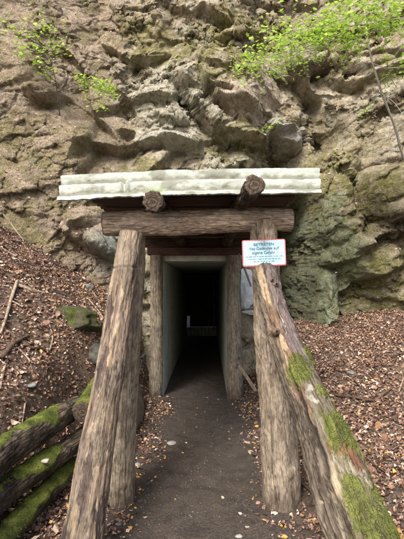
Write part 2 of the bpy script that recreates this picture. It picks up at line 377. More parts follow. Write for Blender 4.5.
# wear down the steepest steps so that no face is a torn curtain
Yg = Yc.reshape(sh).copy()
Yg[1:-1, 1:-1] = (Yg[2:, 1:-1]+Yg[:-2, 1:-1]+Yg[1:-1, 2:]+Yg[1:-1, :-2])/4
for _ in range(26):
    gz = np.abs(np.gradient(Yg, zs, axis=1)); gxx = np.abs(np.gradient(Yg, xs, axis=0)); wgt = np.clip((np.maximum(gz, gxx)-1.1)/1.2, 0, 1)*.9
    av = Yg.copy(); av[1:-1, 1:-1] = (Yg[2:, 1:-1]+Yg[:-2, 1:-1]+Yg[1:-1, 2:]+Yg[1:-1, :-2])/4; Yg = Yg*(1-wgt)+av*wgt
V = np.stack([X, Yg.ravel(), Z], 1); Vg = V.reshape(sh[0], sh[1], 3)
nn = np.cross(np.gradient(Vg, axis=0), np.gradient(Vg, axis=1)); nn /= np.linalg.norm(nn, axis=2)[:, :, None]; nn = nn.reshape(-1, 3); nn *= np.where(nn[:, 1:2] > 0, -1, 1)
rg = fbm(V*3.2, 5, 72, .58, True)-.55; fine = fbm(V*13, 4, 73, .6)
wv_ = np.stack([fbm(V*2.2, 3, 84), fbm(V*2.2+9, 3, 85), fbm(V*2.2+19, 3, 86)], 1)*.11
ca_, sa_ = math.cos(.42), math.sin(.42); Q = V+wv_; Q = np.stack([Q[:, 0]*ca_+Q[:, 2]*sa_, Q[:, 1], -Q[:, 0]*sa_+Q[:, 2]*ca_], 1)
g1, e1, r6 = voro3(Q*np.array([2.9, 3.2, 4.6]), 81); g2, e2, r5 = voro3(Q*np.array([8, 9, 12.]), 82); g3, e3, _ = voro3(Q*np.array([21, 22, 28.]), 83)
det = (.11*g1+.052*g2+.018*g3)*(1-.5*dirt)-.024*np.exp(-e1/.05)-.009*np.exp(-e2/.07)+.006*rg+.008*fine+.003*noise(V*52, 75)
calm = sst(-.2, .12, fbm(V*1.1+5, 3, 76)); calm = np.maximum(calm, (disp_b > .06)*.9)
det = det*(1-.8*calm); det = np.where(near, det*.5, det)
V = V+nn*det[:, None]; Vfin = V
def cliff_y(x, z):
    i = np.clip(np.searchsorted(xs, x), 0, len(xs)-1); j = np.clip(np.searchsorted(zs, z), 0, len(zs)-1)
    return Yg[i, j]
def hit(px, py, lift=0.):
    """where a sight line meets the ground or the cliff"""
    y = np.arange(1.2, 9, .012); x = (px-207)/415*y; z = 1.6+(285-py)/415*y
    i = int(np.argmax((z < ground(x, y)) | (y > cliff_y(x, z)))); x, y, z = float(x[i]), float(y[i]), float(z[i])
    return Vector((x, y, z+lift))

# cliff colours: minerals, soil and algae in patches
_pn = [fbm(p3*2.+31*i, 4, 100+i) for i in range(3)]
def patch(px, py, rx, ry, ns=2.2, seed=0, ang=0):
    x0, z0 = W(px, py); s = 7.2/415; c, sn = math.cos(R(ang)), math.sin(R(ang)); dx = X-x0; dz = Z-z0
    r = np.hypot((dx*c+dz*sn)/(rx*s), (-dx*sn+dz*c)/(ry*s))+.6*_pn[seed % 3]
    return 1-sst(.75, 1.1, r)
C = np.array([.385, .325, .23])*np.ones((len(X), 3))
def lay(mask, c, a=1.):
    global C
    m = (mask*a)[:, None]; C = C*(1-m)+np.array(c)*m
n1 = fbm(V*.9, 4, 201); n2 = fbm(V*2.4, 5, 211, .6); n3 = fbm(V*6, 4, 221, .6)
lay(sst(.6, .9, r5), (.48, .44, .37), .4); lay(sst(.3, .1, r5), (.25, .21, .155), .35); lay(sst(.65, .8, r6)*(1-dirt*.6), (.43, .43, .40), .6); lay(sst(.3, .2, r6), (.27, .22, .15), .45); lay(np.exp(-e1/.04), (.11, .09, .06), .45)
lay(sst(0., .35, n1), (.48, .41, .295), .8)
lay(sst(.05, .3, n2), (.47, .41, .34), .7)
lay(sst(.0, .3, -n2), (.29, .235, .145), .7)
lay(sst(.55, .8, r2), (.46, .40, .32), .45); lay(sst(.7, .9, r3), (.50, .46, .40), .5); lay(sst(.25, .1, r3), (.18, .15, .105), .45)
for a in ((170, 100, 42, 55, 2.2, 1), (200, 140, 40, 16, 2.2, 2), (255, 165, 60, 12, 2, 3), (150, 130, 26, 14, 2, 13)): lay(patch(*a), (.52, .50, .44), .55)
for a in ((240, 105, 30, 16, 2, 4, -35), (262, 90, 24, 20, 2, 5), (100, 15, 20, 14, 2, 6), (355, 50, 40, 18, 2, 7)): lay(patch(*a), (.50, .40, .35), .7)
lay(patch(287, 137, 25, 15, 1.5, 8), (.50, .48, .47), .85)
lay(patch(330, 165, 60, 60, 1.5, 14)*sst(-.1, .2, n2+.1), (.36, .32, .20), .6)
for a in ((132, 168, 30, 16, 2, 9), (190, 40, 50, 26, 1.6, 10), (280, 40, 90, 30, 1.4, 11), (345, 205, 30, 36, 2, 12), (350, 275, 30, 30, 2, 15), (235, 140, 40, 20, 2, 16), (40, 170, 40, 60, 1.6, 17), (24, 240, 26, 26, 2, 18), (385, 190, 22, 22, 2, 22), (120, 30, 40, 30, 2, 24), (320, 200, 40, 60, 2, 25), (380, 280, 40, 40, 2, 26), (60, 130, 40, 50, 2, 27), (225, 70, 40, 30, 2, 28)):
    lay(patch(*a)*sst(-.2, .15, n3+.1), (.215, .205, .07), .72)
lay(patch(318, 270, 34, 70, 1.6, 19), (.26, .30, .195), .7); lay(patch(300, 215, 12, 45, 1.6, 20), (.29, .33, .22), .6)
lay(patch(325, 300, 22, 24, 3, 21)*sst(0., .15, n3), (.36, .43, .34), .7)
lay(patch(112, 248, 30, 24, 3, 23), (.36, .41, .40), .95)
dm = np.clip(dirt*(1+.4*n2), 0, 1)
lay(dm, (.33, .25, .195), .7); lay(dm*sst(.05, .3, n2), (.44, .35, .285), .7); lay(dm*sst(.1, .35, -n2+.3*n3), (.18, .175, .07), .5)
lay(np.exp(-c2/.035)*(1-.7*dirt)*brk, (.10, .08, .055), .4); lay(np.exp(-c1/.02)*brk, (.08, .065, .045), .5)
lay(sst(3.2, .9, Z)*sst(-.2, .2, n2)*(1-dirt)*sst(1.6, 2.2, X), (.21, .21, .09), .35)

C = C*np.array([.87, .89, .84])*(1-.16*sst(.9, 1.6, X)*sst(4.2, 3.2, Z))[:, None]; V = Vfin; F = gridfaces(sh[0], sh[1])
fc = V[F].mean(1)
hole = (fc[:, 0] > -.76) & (fc[:, 0] < .44) & (fc[:, 2] < 2.12)
F = F[~hole]
# wooded ground running back from the top of the cliff
nz = sh[1]; top = V.reshape(sh[0], nz, 3)[:, -1]; back = []
for kk in range(1, 9):
    q = top.copy(); q[:, 1] += kk*.9; q[:, 2] += .28*kk+.2*noise(np.stack([q[:, 0], q[:, 1], 0*q[:, 0]], 1), 5); back.append(q)
Bk = np.stack([top]+back, 1).reshape(-1, 3); Fb = gridfaces(sh[0], 9)+len(V)
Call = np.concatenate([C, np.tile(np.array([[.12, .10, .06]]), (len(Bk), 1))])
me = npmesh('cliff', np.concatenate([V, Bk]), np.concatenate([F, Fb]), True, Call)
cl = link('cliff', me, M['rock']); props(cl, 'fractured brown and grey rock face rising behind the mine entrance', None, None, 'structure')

# ground sheet
gx = np.concatenate([-np.geomspace(70, 4.6, 26), np.linspace(-4.5, 4.8, 520), np.geomspace(4.9, 70, 26)])
gy = np.concatenate([-np.geomspace(70, .6, 26), np.linspace(-.4, 8.6, 500), np.geomspace(8.7, 80, 26)])
GX, GY = np.meshgrid(gx, gy, indexing='ij'); gs = GX.shape; GX = GX.ravel(); GY = GY.ravel(); GZ = ground(GX, GY)
pg = np.stack([GX, GY, 0*GX], 1); m1 = fbm(pg*2.2, 4, 301)
pathm = (1-sst(.50, .72, np.abs(GX+.03)+.16*m1))*1.
GC = np.array([.125, .090, .068])*np.ones((len(GX), 3)); GC += (np.array([.16, .115, .08])-GC)*(sst(0, .3, m1)[:, None])
GC = GC*(1-pathm[:, None])+np.array([.078, .063, .052])*pathm[:, None]
sl = sst(-1.2, -2.4, GX)*sst(-.2, .2, fbm(pg*1.1, 3, 333)); GC += (np.array([.17, .125, .095])-GC)*(sl*.6)[:, None]
g = link('ground', npmesh('ground', np.stack([GX, GY, GZ], 1), gridfaces(*gs), True, GC), M['soil']); props(g, kind='structure')

# ------------------------------------------------------------------ dead leaves
PAL = np.array([(.155, .085, .062), (.22, .130, .092), (.31, .20, .145), (.42, .31, .235), (.085, .052, .040), (.55, .45, .36), (.20, .125, .10), (.30, .16, .075)])
def leaves_mesh(pos, nrm, size, cols, tilt=.5, five=False, curl=.3):
    n = len(pos); a = RS.rand(n)*2*np.pi
    nrm = nrm+RS.normal(0, tilt, (n, 3)); nrm /= np.linalg.norm(nrm, axis=1)[:, None]
    t = np.stack([np.cos(a), np.sin(a), .0*a], 1); t -= nrm*(t*nrm).sum(1)[:, None]; t /= np.linalg.norm(t, axis=1)[:, None]+1e-9
    b = np.cross(nrm, t)
    if five:   # lobed maple outline as a fan
        out = [(-.45, 0)]+[(.5*r*math.cos(q), .5*r*math.sin(q)) for r, q in ((.75, -2.2), (.42, -1.75), (.98, -1.15), (.5, -.6), (1.12, 0), (.5, .6), (.98, 1.15), (.42, 1.75), (.75, 2.2))]
        loc = np.array([(0, 0, 0)]+[(x, y, -.12*abs(y)) for x, y in out]); m = len(out)
        tri = [(0, 1+i, 1+(i+1) % m) for i in range(m)]
        loc = np.tile(loc[None], (n, 1, 1))
    else:
        loc = np.array([(-.5, 0, 0), (-.12, -.28, 0), (-.12, .28, 0), (-.08, 0, 0), (.22, -.22, 0), (.22, .22, 0), (.2, 0, 0), (.5, 0, 0)], float)
        tri = [(0, 1, 3), (0, 3, 2), (1, 4, 6), (1, 6, 3), (3, 6, 5), (3, 5, 2), (4, 7, 6), (6, 7, 5)]
        loc = np.tile(loc[None], (n, 1, 1)); cu = RS.normal(0, curl*1.9, (n, 1)); fo = RS.uniform(-.1, .7, (n, 1))
        loc[:, :, 2] = cu*(loc[:, :, 0]**2*2)+fo*np.abs(loc[:, :, 1])
        loc[:, :, 1] *= RS.uniform(.75, 1.25, (n, 1))
    loc = loc*size[:, None, None]
    V = pos[:, None, :]+loc[:, :, 0:1]*t[:, None]+loc[:, :, 1:2]*b[:, None]+loc[:, :, 2:3]*nrm[:, None]
    m = loc.shape[1]; F = (np.array(tri)[None]+(np.arange(n)*m)[:, None, None]).reshape(-1, 3)
    return V.reshape(-1, 3), F, np.repeat(cols, m, 0)
def gnormal(x, y):
    e = .03; gxx = (ground(x+e, y)-ground(x-e, y))/(2*e); gyy = (ground(x, y+e)-ground(x, y-e))/(2*e)
    n = np.stack([-gxx, -gyy, np.ones_like(x)], 1); return n/np.linalg.norm(n, axis=1)[:, None]
N = 190000
lx = RS.uniform(-4.2, 4.6, N); ly = RS.uniform(.6, 8.2, N); pl = np.stack([lx, ly, 0*lx], 1)
ncl = fbm(pl*1.6, 3, 401)
ed = np.abs(lx+.03)+.10*ncl
dens = .006+.38*sst(.36, .56, ed)+.82*sst(.62, .85, ed)
dens = dens*np.where(lx > .6, .85, 1)*np.clip(1+1.3*ncl, .25, 1.4)
dens = dens*np.where((lx < -1.5) & (ncl+fbm(pl*.9, 2, 444) < -.2), .6, 1)
dens *= np.where((lx > .6) & (ly > 2.2) & (ly < 3.8) & (lx < 1.1), .6, 1)
keep = RS.rand(N) < dens*.9
keep &= ~((ly > 6.0) & (np.abs(lx+.15) < .62))
lx, ly = lx[keep], ly[keep]; n = len(lx)
lz = ground(lx, ly)+RS.uniform(.002, .028, n)*sst(.5, .9, np.abs(lx))+.004
ci = RS.choice(len(PAL), n, p=[.20, .17, .14, .11, .20, .05, .10, .03]); cc = PAL[ci]*RS.uniform(.7, 1.3, (n, 1))
onp = np.abs(lx+.03) < .62
yel = (RS.rand(n) < np.where(onp, .16, .02)); cc[yel] = np.array([.50, .30, .09])*RS.uniform(.6, 1.2, (yel.sum(), 1))
cc[onp & ~yel] *= 1.25
szz = RS.uniform(.018, .050, n)*RS.uniform(.8, 1.2, n)*np.where(RS.rand(n) < .07, 1.7, 1)*np.where(RS.rand(n) < .3, .6, 1)*np.where(onp, .95, 1)
LV, LF, LC = leaves_mesh(np.stack([lx, ly, lz], 1), gnormal(lx, ly), szz, cc, .42)
props(link('leaf_litter', npmesh('leaf_litter', LV, LF, False, LC), M['litter']), 'dry red-brown leaves strewn over both banks and the path edges', None, None, 'stuff')
# leaves and crumbs caught on the earthy left part of the cliff and on ledges
pr = (np.clip(nn[:, 2]-.35, 0, 1)*.02+.012*dirt*np.clip(nn[:, 2]+.1, 0, 1)*sst(4.5, 1.5, Z))*(np.abs(X) < 4.3)*(Z < 7)
pr *= ~((np.abs(X+.16) < .75) & (Z < 2.3))
idx = np.nonzero(RS.rand(len(X)) < pr)[0]
cc = PAL[RS.choice(len(PAL), len(idx), p=[.1, .15, .2, .15, .15, .1, .1, .05])]*.9
a, b, c_ = leaves_mesh(V[idx]+nn[idx]*.012, nn[idx], RS.uniform(.03, .06, len(idx)), cc, .4)
props(link('ledge_leaves', npmesh('ledge_leaves', a, b, False, c_), M['litter']), 'dead leaves caught on ledges of the rock face', None, None, 'stuff')

# ------------------------------------------------------------------ logs
def tube(pts, rad, nseg=48, step=.02, rough=.006, gnarl=.05, seed=0, kn=9., cap=True, sd=None):
    """a log along pts; returns V, F quads, local coords, caps"""
    pts = [Vector(q) for q in pts]; d = [0.]
    for a, b in zip(pts, pts[1:]): d.append(d[-1]+(b-a).length)
    L = d[-1]; m = max(3, int(L/step)+1); s = np.linspace(0, L, m)
    pa = np.array(pts)
    # smooth centre line
    c = np.stack([np.interp(s, d, pa[:, i]) for i in range(3)], 1)
    if len(pts) > 2:
        w = max(3, int(m*.18)) | 1; ker = np.hanning(w+2)[1:-1]; ker /= ker.sum()
        pad = np.concatenate([c[0]+(c[:1]-c[1:w//2+1])[::-1]*1.0 if False else 2*c[0]-c[1:w//2+1][::-1], c, 2*c[-1]-c[-w//2:-1][::-1]]) 
        c = np.stack([np.convolve(pad[:, i], ker, 'valid')[:m] for i in range(3)], 1)
    r = np.interp(s, np.linspace(0, L, len(rad)), rad)
    T = np.gradient(c, axis=0); T /= np.linalg.norm(T, axis=1)[:, None]
    up = np.array([0, 0, 1.]) if abs(T[0][2]) < .8 else np.array([0, -1., 0])
    A = np.cross(T, up); A /= np.linalg.norm(A, axis=1)[:, None]; B = np.cross(A, T)   # B ~ up (or toward the viewer for upright logs)
    th = np.linspace(0, 2*np.pi, nseg, endpoint=False); TH, S = np.meshgrid(th, s, indexing='ij'); Rr = np.interp(S, s, r)
    q = np.stack([np.cos(TH)*Rr, np.sin(TH)*Rr, S], 2).reshape(-1, 3)
    o = np.array([seed*3.7, seed*1.3, seed*5.1])
    dr = gnarl*Rr.ravel()*fbm(q*np.array([4, 4, 2.4])+o, 3, seed)*2+rough*fbm(q*np.array([34, 34, kn])+o, 3, seed+7, ridge=True)*.8+rough*.5*noise(q*70+o, seed+9)
    RR = (Rr.ravel()+dr).reshape(nseg, m)
    V = c[None]+RR[:, :, None]*(np.cos(TH)[:, :, None]*A[None]+np.sin(TH)[:, :, None]*B[None])
    dirn = (np.cos(TH)[:, :, None]*A[None]+np.sin(TH)[:, :, None]*B[None]).reshape(-1, 3)
    return dict(V=V.reshape(-1, 3), F=gridfaces(nseg, m, True), q=q, c=c, T=T, A=A, B=B, r=RR, m=m, n=nseg, th=TH.ravel(), s=S.ravel(), L=L, dirn=dirn, o=o)
def painted(name, pts, rad, fn, parent=None, **k):
    t = tube(pts, rad, **k); C_, h, moss = fn(t); V = t['V']+t['dirn']*h[:, None]
    o = link(name, npmesh(name, V, t['F'], True, C_*.72, t['q']), M['painted'], parent)
    for e, sg in ((0, -1), (t['m']-1, 1)):
        rim = V.reshape(t['n'], t['m'], 3)[:, e]; ctr = t['c'][e]; fr = [1., .97, .8, .6, .4, .2, .04]
        Vc = np.stack([ctr+(rim-ctr)*f+t['T'][e]*sg*(.006 if f < .98 else 0) for f in fr], 1).reshape(-1, 3); loc = Vc-ctr
        link('cut_end', npmesh('cut_end', Vc, gridfaces(t['n'], len(fr), True), True, None, np.stack([loc@t['A'][e], loc@t['B'][e], 0*loc[:, 0]], 1)), M['end'], o)
    
    if moss.max() > .1: tufts(V, t, moss, o, .42, 2.2, .62)
    return o
def tufts(V, t, mp, o, th, dens=1.2, sz=.8):
    pq = fbm(t['q']*26, 4, 44); ids = np.nonzero(mp+.9*pq > th)[0]
    if len(ids) < 40: return
    w_ = RS.choice(ids, min(26000, int(len(ids)*dens))); jit = RS.normal(0, .004, (len(w_), 3))
    cc = (np.array([.15, .195, .035])*RS.uniform(.4, 1.7, (len(w_), 1)))*(1+np.array([.6, .45, .2])*np.clip(pq[w_], 0, 1)[:, None])
    a, b, c = leaves_mesh(V[w_]+jit+t['dirn'][w_]*.001, t['dirn'][w_], RS.uniform(.005, .012, len(w_))*sz, cc, 1.2)
    link('moss', npmesh('moss', a, b, False, c), M['leaf'], o)['kind'] = 'stuff'
def log(name, pts, rad, mat, parent=None, mossfn=None, ends=True, endmat=None, **k):
    t = tube(pts, rad, **k); col = np.zeros((len(t['V']), 3))
    if mossfn: col = mossfn(t, col)
    V = t['V']; mp = np.clip(col[:, 0], 0, 1); 
    if mp.max() > .3: V = V+t['dirn']*(sst(.4, .7, mp)*(.008+.008*np.abs(noise(t['q']*60, 3))))[:, None]
    me = npmesh(name, V, t['F'], True, col, t['q']); o = link(name, me, mat, parent)
    if mp.max() > .3: tufts(V, t, mp, o, .62)
    if ends:
        for e, nm in ((0, 0), (t['m']-1, 1)):
            rim = V.reshape(t['n'], t['m'], 3)[:, e]; ctr = t['c'][e]; sgn = -1 if e == 0 else 1
            rings = []; fr = [1., .97, .8, .6, .4, .2, .04]
            for f in fr:
                q = ctr+(rim-ctr)*f+t['T'][e]*sgn*(.006 if f < .98 else 0); 
                if f < .98: q = q+t['T'][e]*.004*noise(np.stack([np.cos(np.arange(t['n'])*.13)*8*f, np.sin(np.arange(t['n'])*.13)*8*f, np.full(t['n'], e)], 1), 2)[:, None]
                rings.append(q)
            Vc = np.stack(rings, 1).reshape(-1, 3); Fc = gridfaces(t['n'], len(fr), True)
            loc = (Vc-ctr); lc = np.stack([loc@t['A'][e], loc@t['B'][e], 0*loc[:, 0]], 1)
            link('cut_end', npmesh('cut_end', Vc, Fc, True, None, lc), endmat or M['end'], o if parent is None or parent.parent is None else parent)
    return o
def nz(t, f, seed): return fbm(t['q']*np.array(f)+t['o'], 4, seed)

# ------------------------------------------------------------------ timber shelter
def mixc(C_, m, c): m = np.clip(m, 0, 1)[:, None]; return C_*(1-m)+np.array(c)*m
def postfn(crack=1.9, base=(.40, .335, .25), foot=True):
    def f(t):
        q = t['q']; o = t['o']; g = lambda sc, sd, oc=4, ga=.55, rd=False: fbm(q*np.array(sc)+o, oc, sd, ga, rd)
        n1, n2 = g((5, 5, 2), 1), g((13, 13, 5), 2); rd = g((30, 30, 11), 3, 3, .55, True); fi = g((70, 70, 30), 5, 2)
        C_ = np.tile(np.array([base]), (len(q), 1)); C_ = mixc(C_, sst(.0, .3, n1)*.7, np.array(base)*np.array([.72, .74, .78])); C_ = mixc(C_, sst(.05, .3, n2)*.5, np.array(base)*1.22); C_ = mixc(C_, sst(.1, .35, -n2)*.5, np.array(base)*np.array([.66, .60, .55]))
        fis = sst(.75, 1.35, rd); C_ = mixc(C_, fis*.42, np.array(base)*.36); C_ = mixc(C_, sst(.1, .4, fi)*.2, np.array(base)*.6)
        da = np.abs(np.angle(np.exp(1j*(t['th']-crack-.35*noise(np.stack([t['s']*1.7, 0*t['s'], 0*t['s']], 1)+o, 3)-.12*n2)))); ck = np.exp(-(da/.035)**2)*sst(-.1, .1, noise(np.stack([t['s']*.9+3, 0*t['s'], 0*t['s']], 1)+o, 4)+.05)
        C_ = mixc(C_, ck*.85, (.04, .03, .022))
        if foot: z = t['V'][:, 2]; C_ = mixc(C_, .6*sst(.22, 0, z+.12*n2), (.07, .055, .042))
        kn = 0*t['s']
        for k in range(3):
            s0, a0 = (hash_(k, o[0])*.9+.05)*t['L'], hash_(k+9, o[0])*2.4+.4; rr = np.hypot((t['s']-s0)/.035, np.angle(np.exp(1j*(t['th']-a0)))*.1/.026); kn = kn+np.exp(-rr**2); C_ = mixc(C_, np.exp(-rr**4)*.7, (.13, .095, .07))
        return C_*1.1, -.004*fis-.007*ck+.010*kn+.0012*fi, 0*t['s']
    return f
def hash_(k, s_): return (math.sin(k*12.9898+float(s_)*78.233)*43758.5453) % 1.
sh_root = empty('timber_shelter', (-.05, 3.1, 0), 'rustic log shelter with pale corrugated roof framing the tunnel entrance', 'shelter')
def stain_foot(t, col):
    z = t['V'][:, 2]; col[:, 2] = .55*sst(.25, 0, z+.1*nz(t, (9, 9, 9), 3)); return col
painted('post', [(-.655, 3.14, -.12), (-.625, 3.14, .8), (-.585, 3.15, 1.5), (-.555, 3.15, 2.08)], [.112, .105, .10, .098, .092], postfn(1.0), sh_root, seed=3, rough=.002, gnarl=.07, nseg=110, step=.01)
painted('post', [(.565, 3.13, -.12), (.535, 3.13, .5), (.47, 3.12, 1.3), (.415, 3.10, 2.08)], [.150, .135, .128, .118, .10, .092], postfn(2.1, (.38, .315, .24)), sh_root, seed=4, rough=.002, gnarl=.09, nseg=120, step=.01)
def beamcol(t, col):
    col[:, 0] = .0; return col
painted('crossbeam', [(-.765, 3.09, 2.06), (-.2, 3.10, 2.07), (.3, 3.10, 2.085), (.635, 3.10, 2.085)], [.092, .098, .092, .088], postfn(1.2, (.56, .46, .365), False), sh_root, seed=5, rough=.003, gnarl=.10, nseg=110, step=.01)
def endmoss(t, col):
    up = np.sin(t['th']); col[:, 0] = .62*sst(.3, .9, up)*sst(.35, .05, t['s']); col[:, 2] = .2; return col
log('rafter', [(-.345, 2.60, 2.118), (-.355, 3.2, 2.215), (-.36, 4.6, 2.22), (-.36, 6.1, 2.20)], [.045, .05, .05, .05], M['bark_dark'], sh_root, endmoss, seed=6, rough=.012, gnarl=.3)
log('rafter', [(.290, 2.52, 2.208), (.235, 3.2, 2.205), (.29, 4.6, 2.22), (.28, 6.1, 2.20)], [.049, .052, .05, .05], M['bark_dark'], sh_root, endmoss, seed=7, rough=.012, gnarl=.3)
# soffit boards, laid crosswise over the rafters
yy = 2.93; bi = 0
while yy < 6.15:
    w = random.uniform(.13, .2); a = random.uniform(-.03, .03)
    box('roof_board', (-.93+a, yy, 2.292+random.uniform(0, .012)), (.70+a, yy+w-.012, 2.325), M['plank'], sh_root, .004, None, .004); yy += w; bi += 1
# corrugated sheet: steep rounded lip at the front, then flat to the rock
def sheet():
    nx = 200; x = np.linspace(0, 1, nx)
    prof = []                                      # (y, z) from the front lip up and back
    for i in range(60):
        f = i/59.; prof.append((2.80+.20*f, 2.192+.215*f, 1))
    for i in range(1, 90):
        f = i/89.; prof.append((3.0+3.2*f, 2.407+.02*f, .3))
    pr = np.array(prof); d = np.concatenate([[0], np.cumsum(np.hypot(np.diff(pr[:, 0]), np.diff(pr[:, 1])))])
    ph = d/.135*2*np.pi+.6; dy, dz = np.gradient(pr[:, 0]), np.gradient(pr[:, 1]); L = np.hypot(dy, dz)
    ny, nzz = -dz/L, dy/L
    U, I = np.meshgrid(x, np.arange(len(pr)), indexing='ij')
    q = np.stack([U*6, I*.04, 0*U], 2).reshape(-1, 3); nn = fbm(q, 4, 77).reshape(U.shape); n2 = fbm(q*np.array([6, 3, 1]), 3, 78).reshape(U.shape)
    wav = (np.sin(ph)[I]*.019*(I < 60)+np.sin(ph)[I]*.017*(I >= 60)+.010*nn+.004*n2)
    # cracked dent near the left third and a ragged lower edge
    dent = .022*np.exp(-((U-.255)/.02)**2-((I-30)/12.)**2)*np.sin(U*220)
    wav = wav+dent
    xl = -1.02-.05*np.minimum(I, 60)/60; xr = .775+.045*np.minimum(I, 60)/60
    Xs = xl+(xr-xl)*U+.004*n2
    rag = np.where(I < 14, (14-I)/14*(.014*noise(np.stack([U*9, 0*U, 0*U], 2).reshape(-1, 3), 5).reshape(U.shape)+.008*n2), 0)
    tw = (U-.5)*.045                                # the sheet hangs a little lower on the left
    Yv = pr[I, 0]+ny[I]*wav; Zv = pr[I, 1]+nzz[I]*wav+rag*.5+tw+.016*np.sin(U*3.1)
    Vt = np.stack([Xs, Yv, Zv], 2).reshape(-1, 3); off = np.stack([0*U, -ny[I]*.009, -nzz[I]*.009], 2).reshape(-1, 3)
    Ft = gridfaces(nx, len(pr)); n = len(Vt); m = len(pr)
    def strip(ids): ids = np.array(ids); return np.stack([ids[:-1], ids[1:], ids[1:]+n, ids[:-1]+n], 1)
    edges = [strip(np.arange(nx)*m), strip(np.arange(nx)*m+m-1), strip(np.arange(m)), strip((nx-1)*m+np.arange(m))]
    Vv = np.concatenate([Vt, Vt+off]); Ff = np.concatenate([Ft, Ft[:, ::-1]+n]+edges)
    st = fbm(np.stack([U.ravel()*9, I.ravel()*.05, 0*U.ravel()], 1), 5, 79, .6).reshape(U.shape); gr = np.clip((1-.6*sst(.1, -.9, np.sin(ph)[I]+.9*n2))*(1-.45*sst(.05, .3, st)), 0, 1).reshape(-1)           # dirt gathers in the furrows
    mo = (sst(.04, 0, np.abs(U-.372)-.01)*sst(34, 4, I)+sst(.035, 0, np.abs(U-.735)-.01)*sst(26, 4, I)*.6).reshape(-1)
    c = gr[:, None]**np.array([[.9, .95, 1.12]]); c = c*(1-.75*mo[:, None])+np.array([[.4, .6, .15]])*.75*mo[:, None]
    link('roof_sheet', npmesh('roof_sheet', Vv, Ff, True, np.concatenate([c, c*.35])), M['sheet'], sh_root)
sheet()
props(box('diagonal_strut', (-.012, -.012, -.22), (.012, .012, .22), M['paleplank'], None, .003, Matrix.Rotation(R(-20), 4, 'Y')), 'thin diagonal wooden strut between right tunnel post and front post', 'strut')
bpy.data.objects['diagonal_strut'].location = P(245, 270, 5.2); 

# leaning logs
def mixc(C_, m, c): m = np.clip(m, 0, 1)[:, None]; return C_*(1-m)+np.array(c)*m
def lb(t):
    q = t['q']; o = t['o']; f = t['s']/t['L']; g = lambda sc, sd, oc=4, ga=.55: fbm(q*np.array(sc)+o, oc, sd, ga)
    n1, n2, n3, n4 = g((7, 7, 1.6), 1), g((16, 16, 1.6), 2), g((34, 34, 2.4), 3), g((9, 9, 3.5), 4, 6, .65)
    C_ = np.tile(np.array([[.38, .30, .215]]), (len(q), 1))
    C_ = mixc(C_, sst(.0, .25, n1)*.8, (.27, .225, .185)); C_ = mixc(C_, sst(.05, .2, n2)*.75, (.43, .32, .20)); C_ = mixc(C_, sst(.1, .2, -n2)*.7, (.20, .145, .125))
    C_ = mixc(C_, sst(.12, .22, n3)*.6, (.10, .07, .055)); C_ = mixc(C_, sst(.15, .25, -n3)*.5, (.52, .43, .31))
    C_ = mixc(C_, sst(.6, .0, f)*sst(-.05, .2, -n1+.2)*.5, (.15, .125, .11))
    bark = sst(.22, .26, n4+.12*np.cos(t['th']-2.6)+.16*sst(.6, .9, f)); C_ = mixc(C_, bark*.85, (.22, .18, .14)); C_ = mixc(C_, bark*sst(0, .1, n3)*.5, (.10, .08, .06))
    dk = sst(.27, .31, g((11, 11, 2.4), 9, 5, .6)+.1*np.cos(t['th']-1.)); C_ = mixc(C_, dk*.8, (.075, .055, .05))
    ring = np.exp(-((t['V'][:, 2]-1.725-.008*n4)/.006)**2)*(np.cos(t['th']-1.9) > -.2); C_ = mixc(C_, ring*.9, (.04, .03, .025)); C_ = mixc(C_, sst(1.68, 1.76, t['V'][:, 2])*.5, (.36, .30, .23))
    return C_, -.006*ring+.004*bark-.004*sst(.1, .2, n3)-.003*dk, 0*f
o = painted('leaning_log', [(-.71, 2.27, -.08), (-.685, 2.55, .52), (-.640, 2.80, 1.09), (-.580, 2.955, 1.70), (-.556, 3.02, 1.975)], [.118, .112, .098, .086, .082], lb, seed=12, rough=.003, gnarl=.07, nseg=120, step=.008)
props(o, 'peeled grey and tan log leaning up to the crossbeam in front of the left post', 'log')
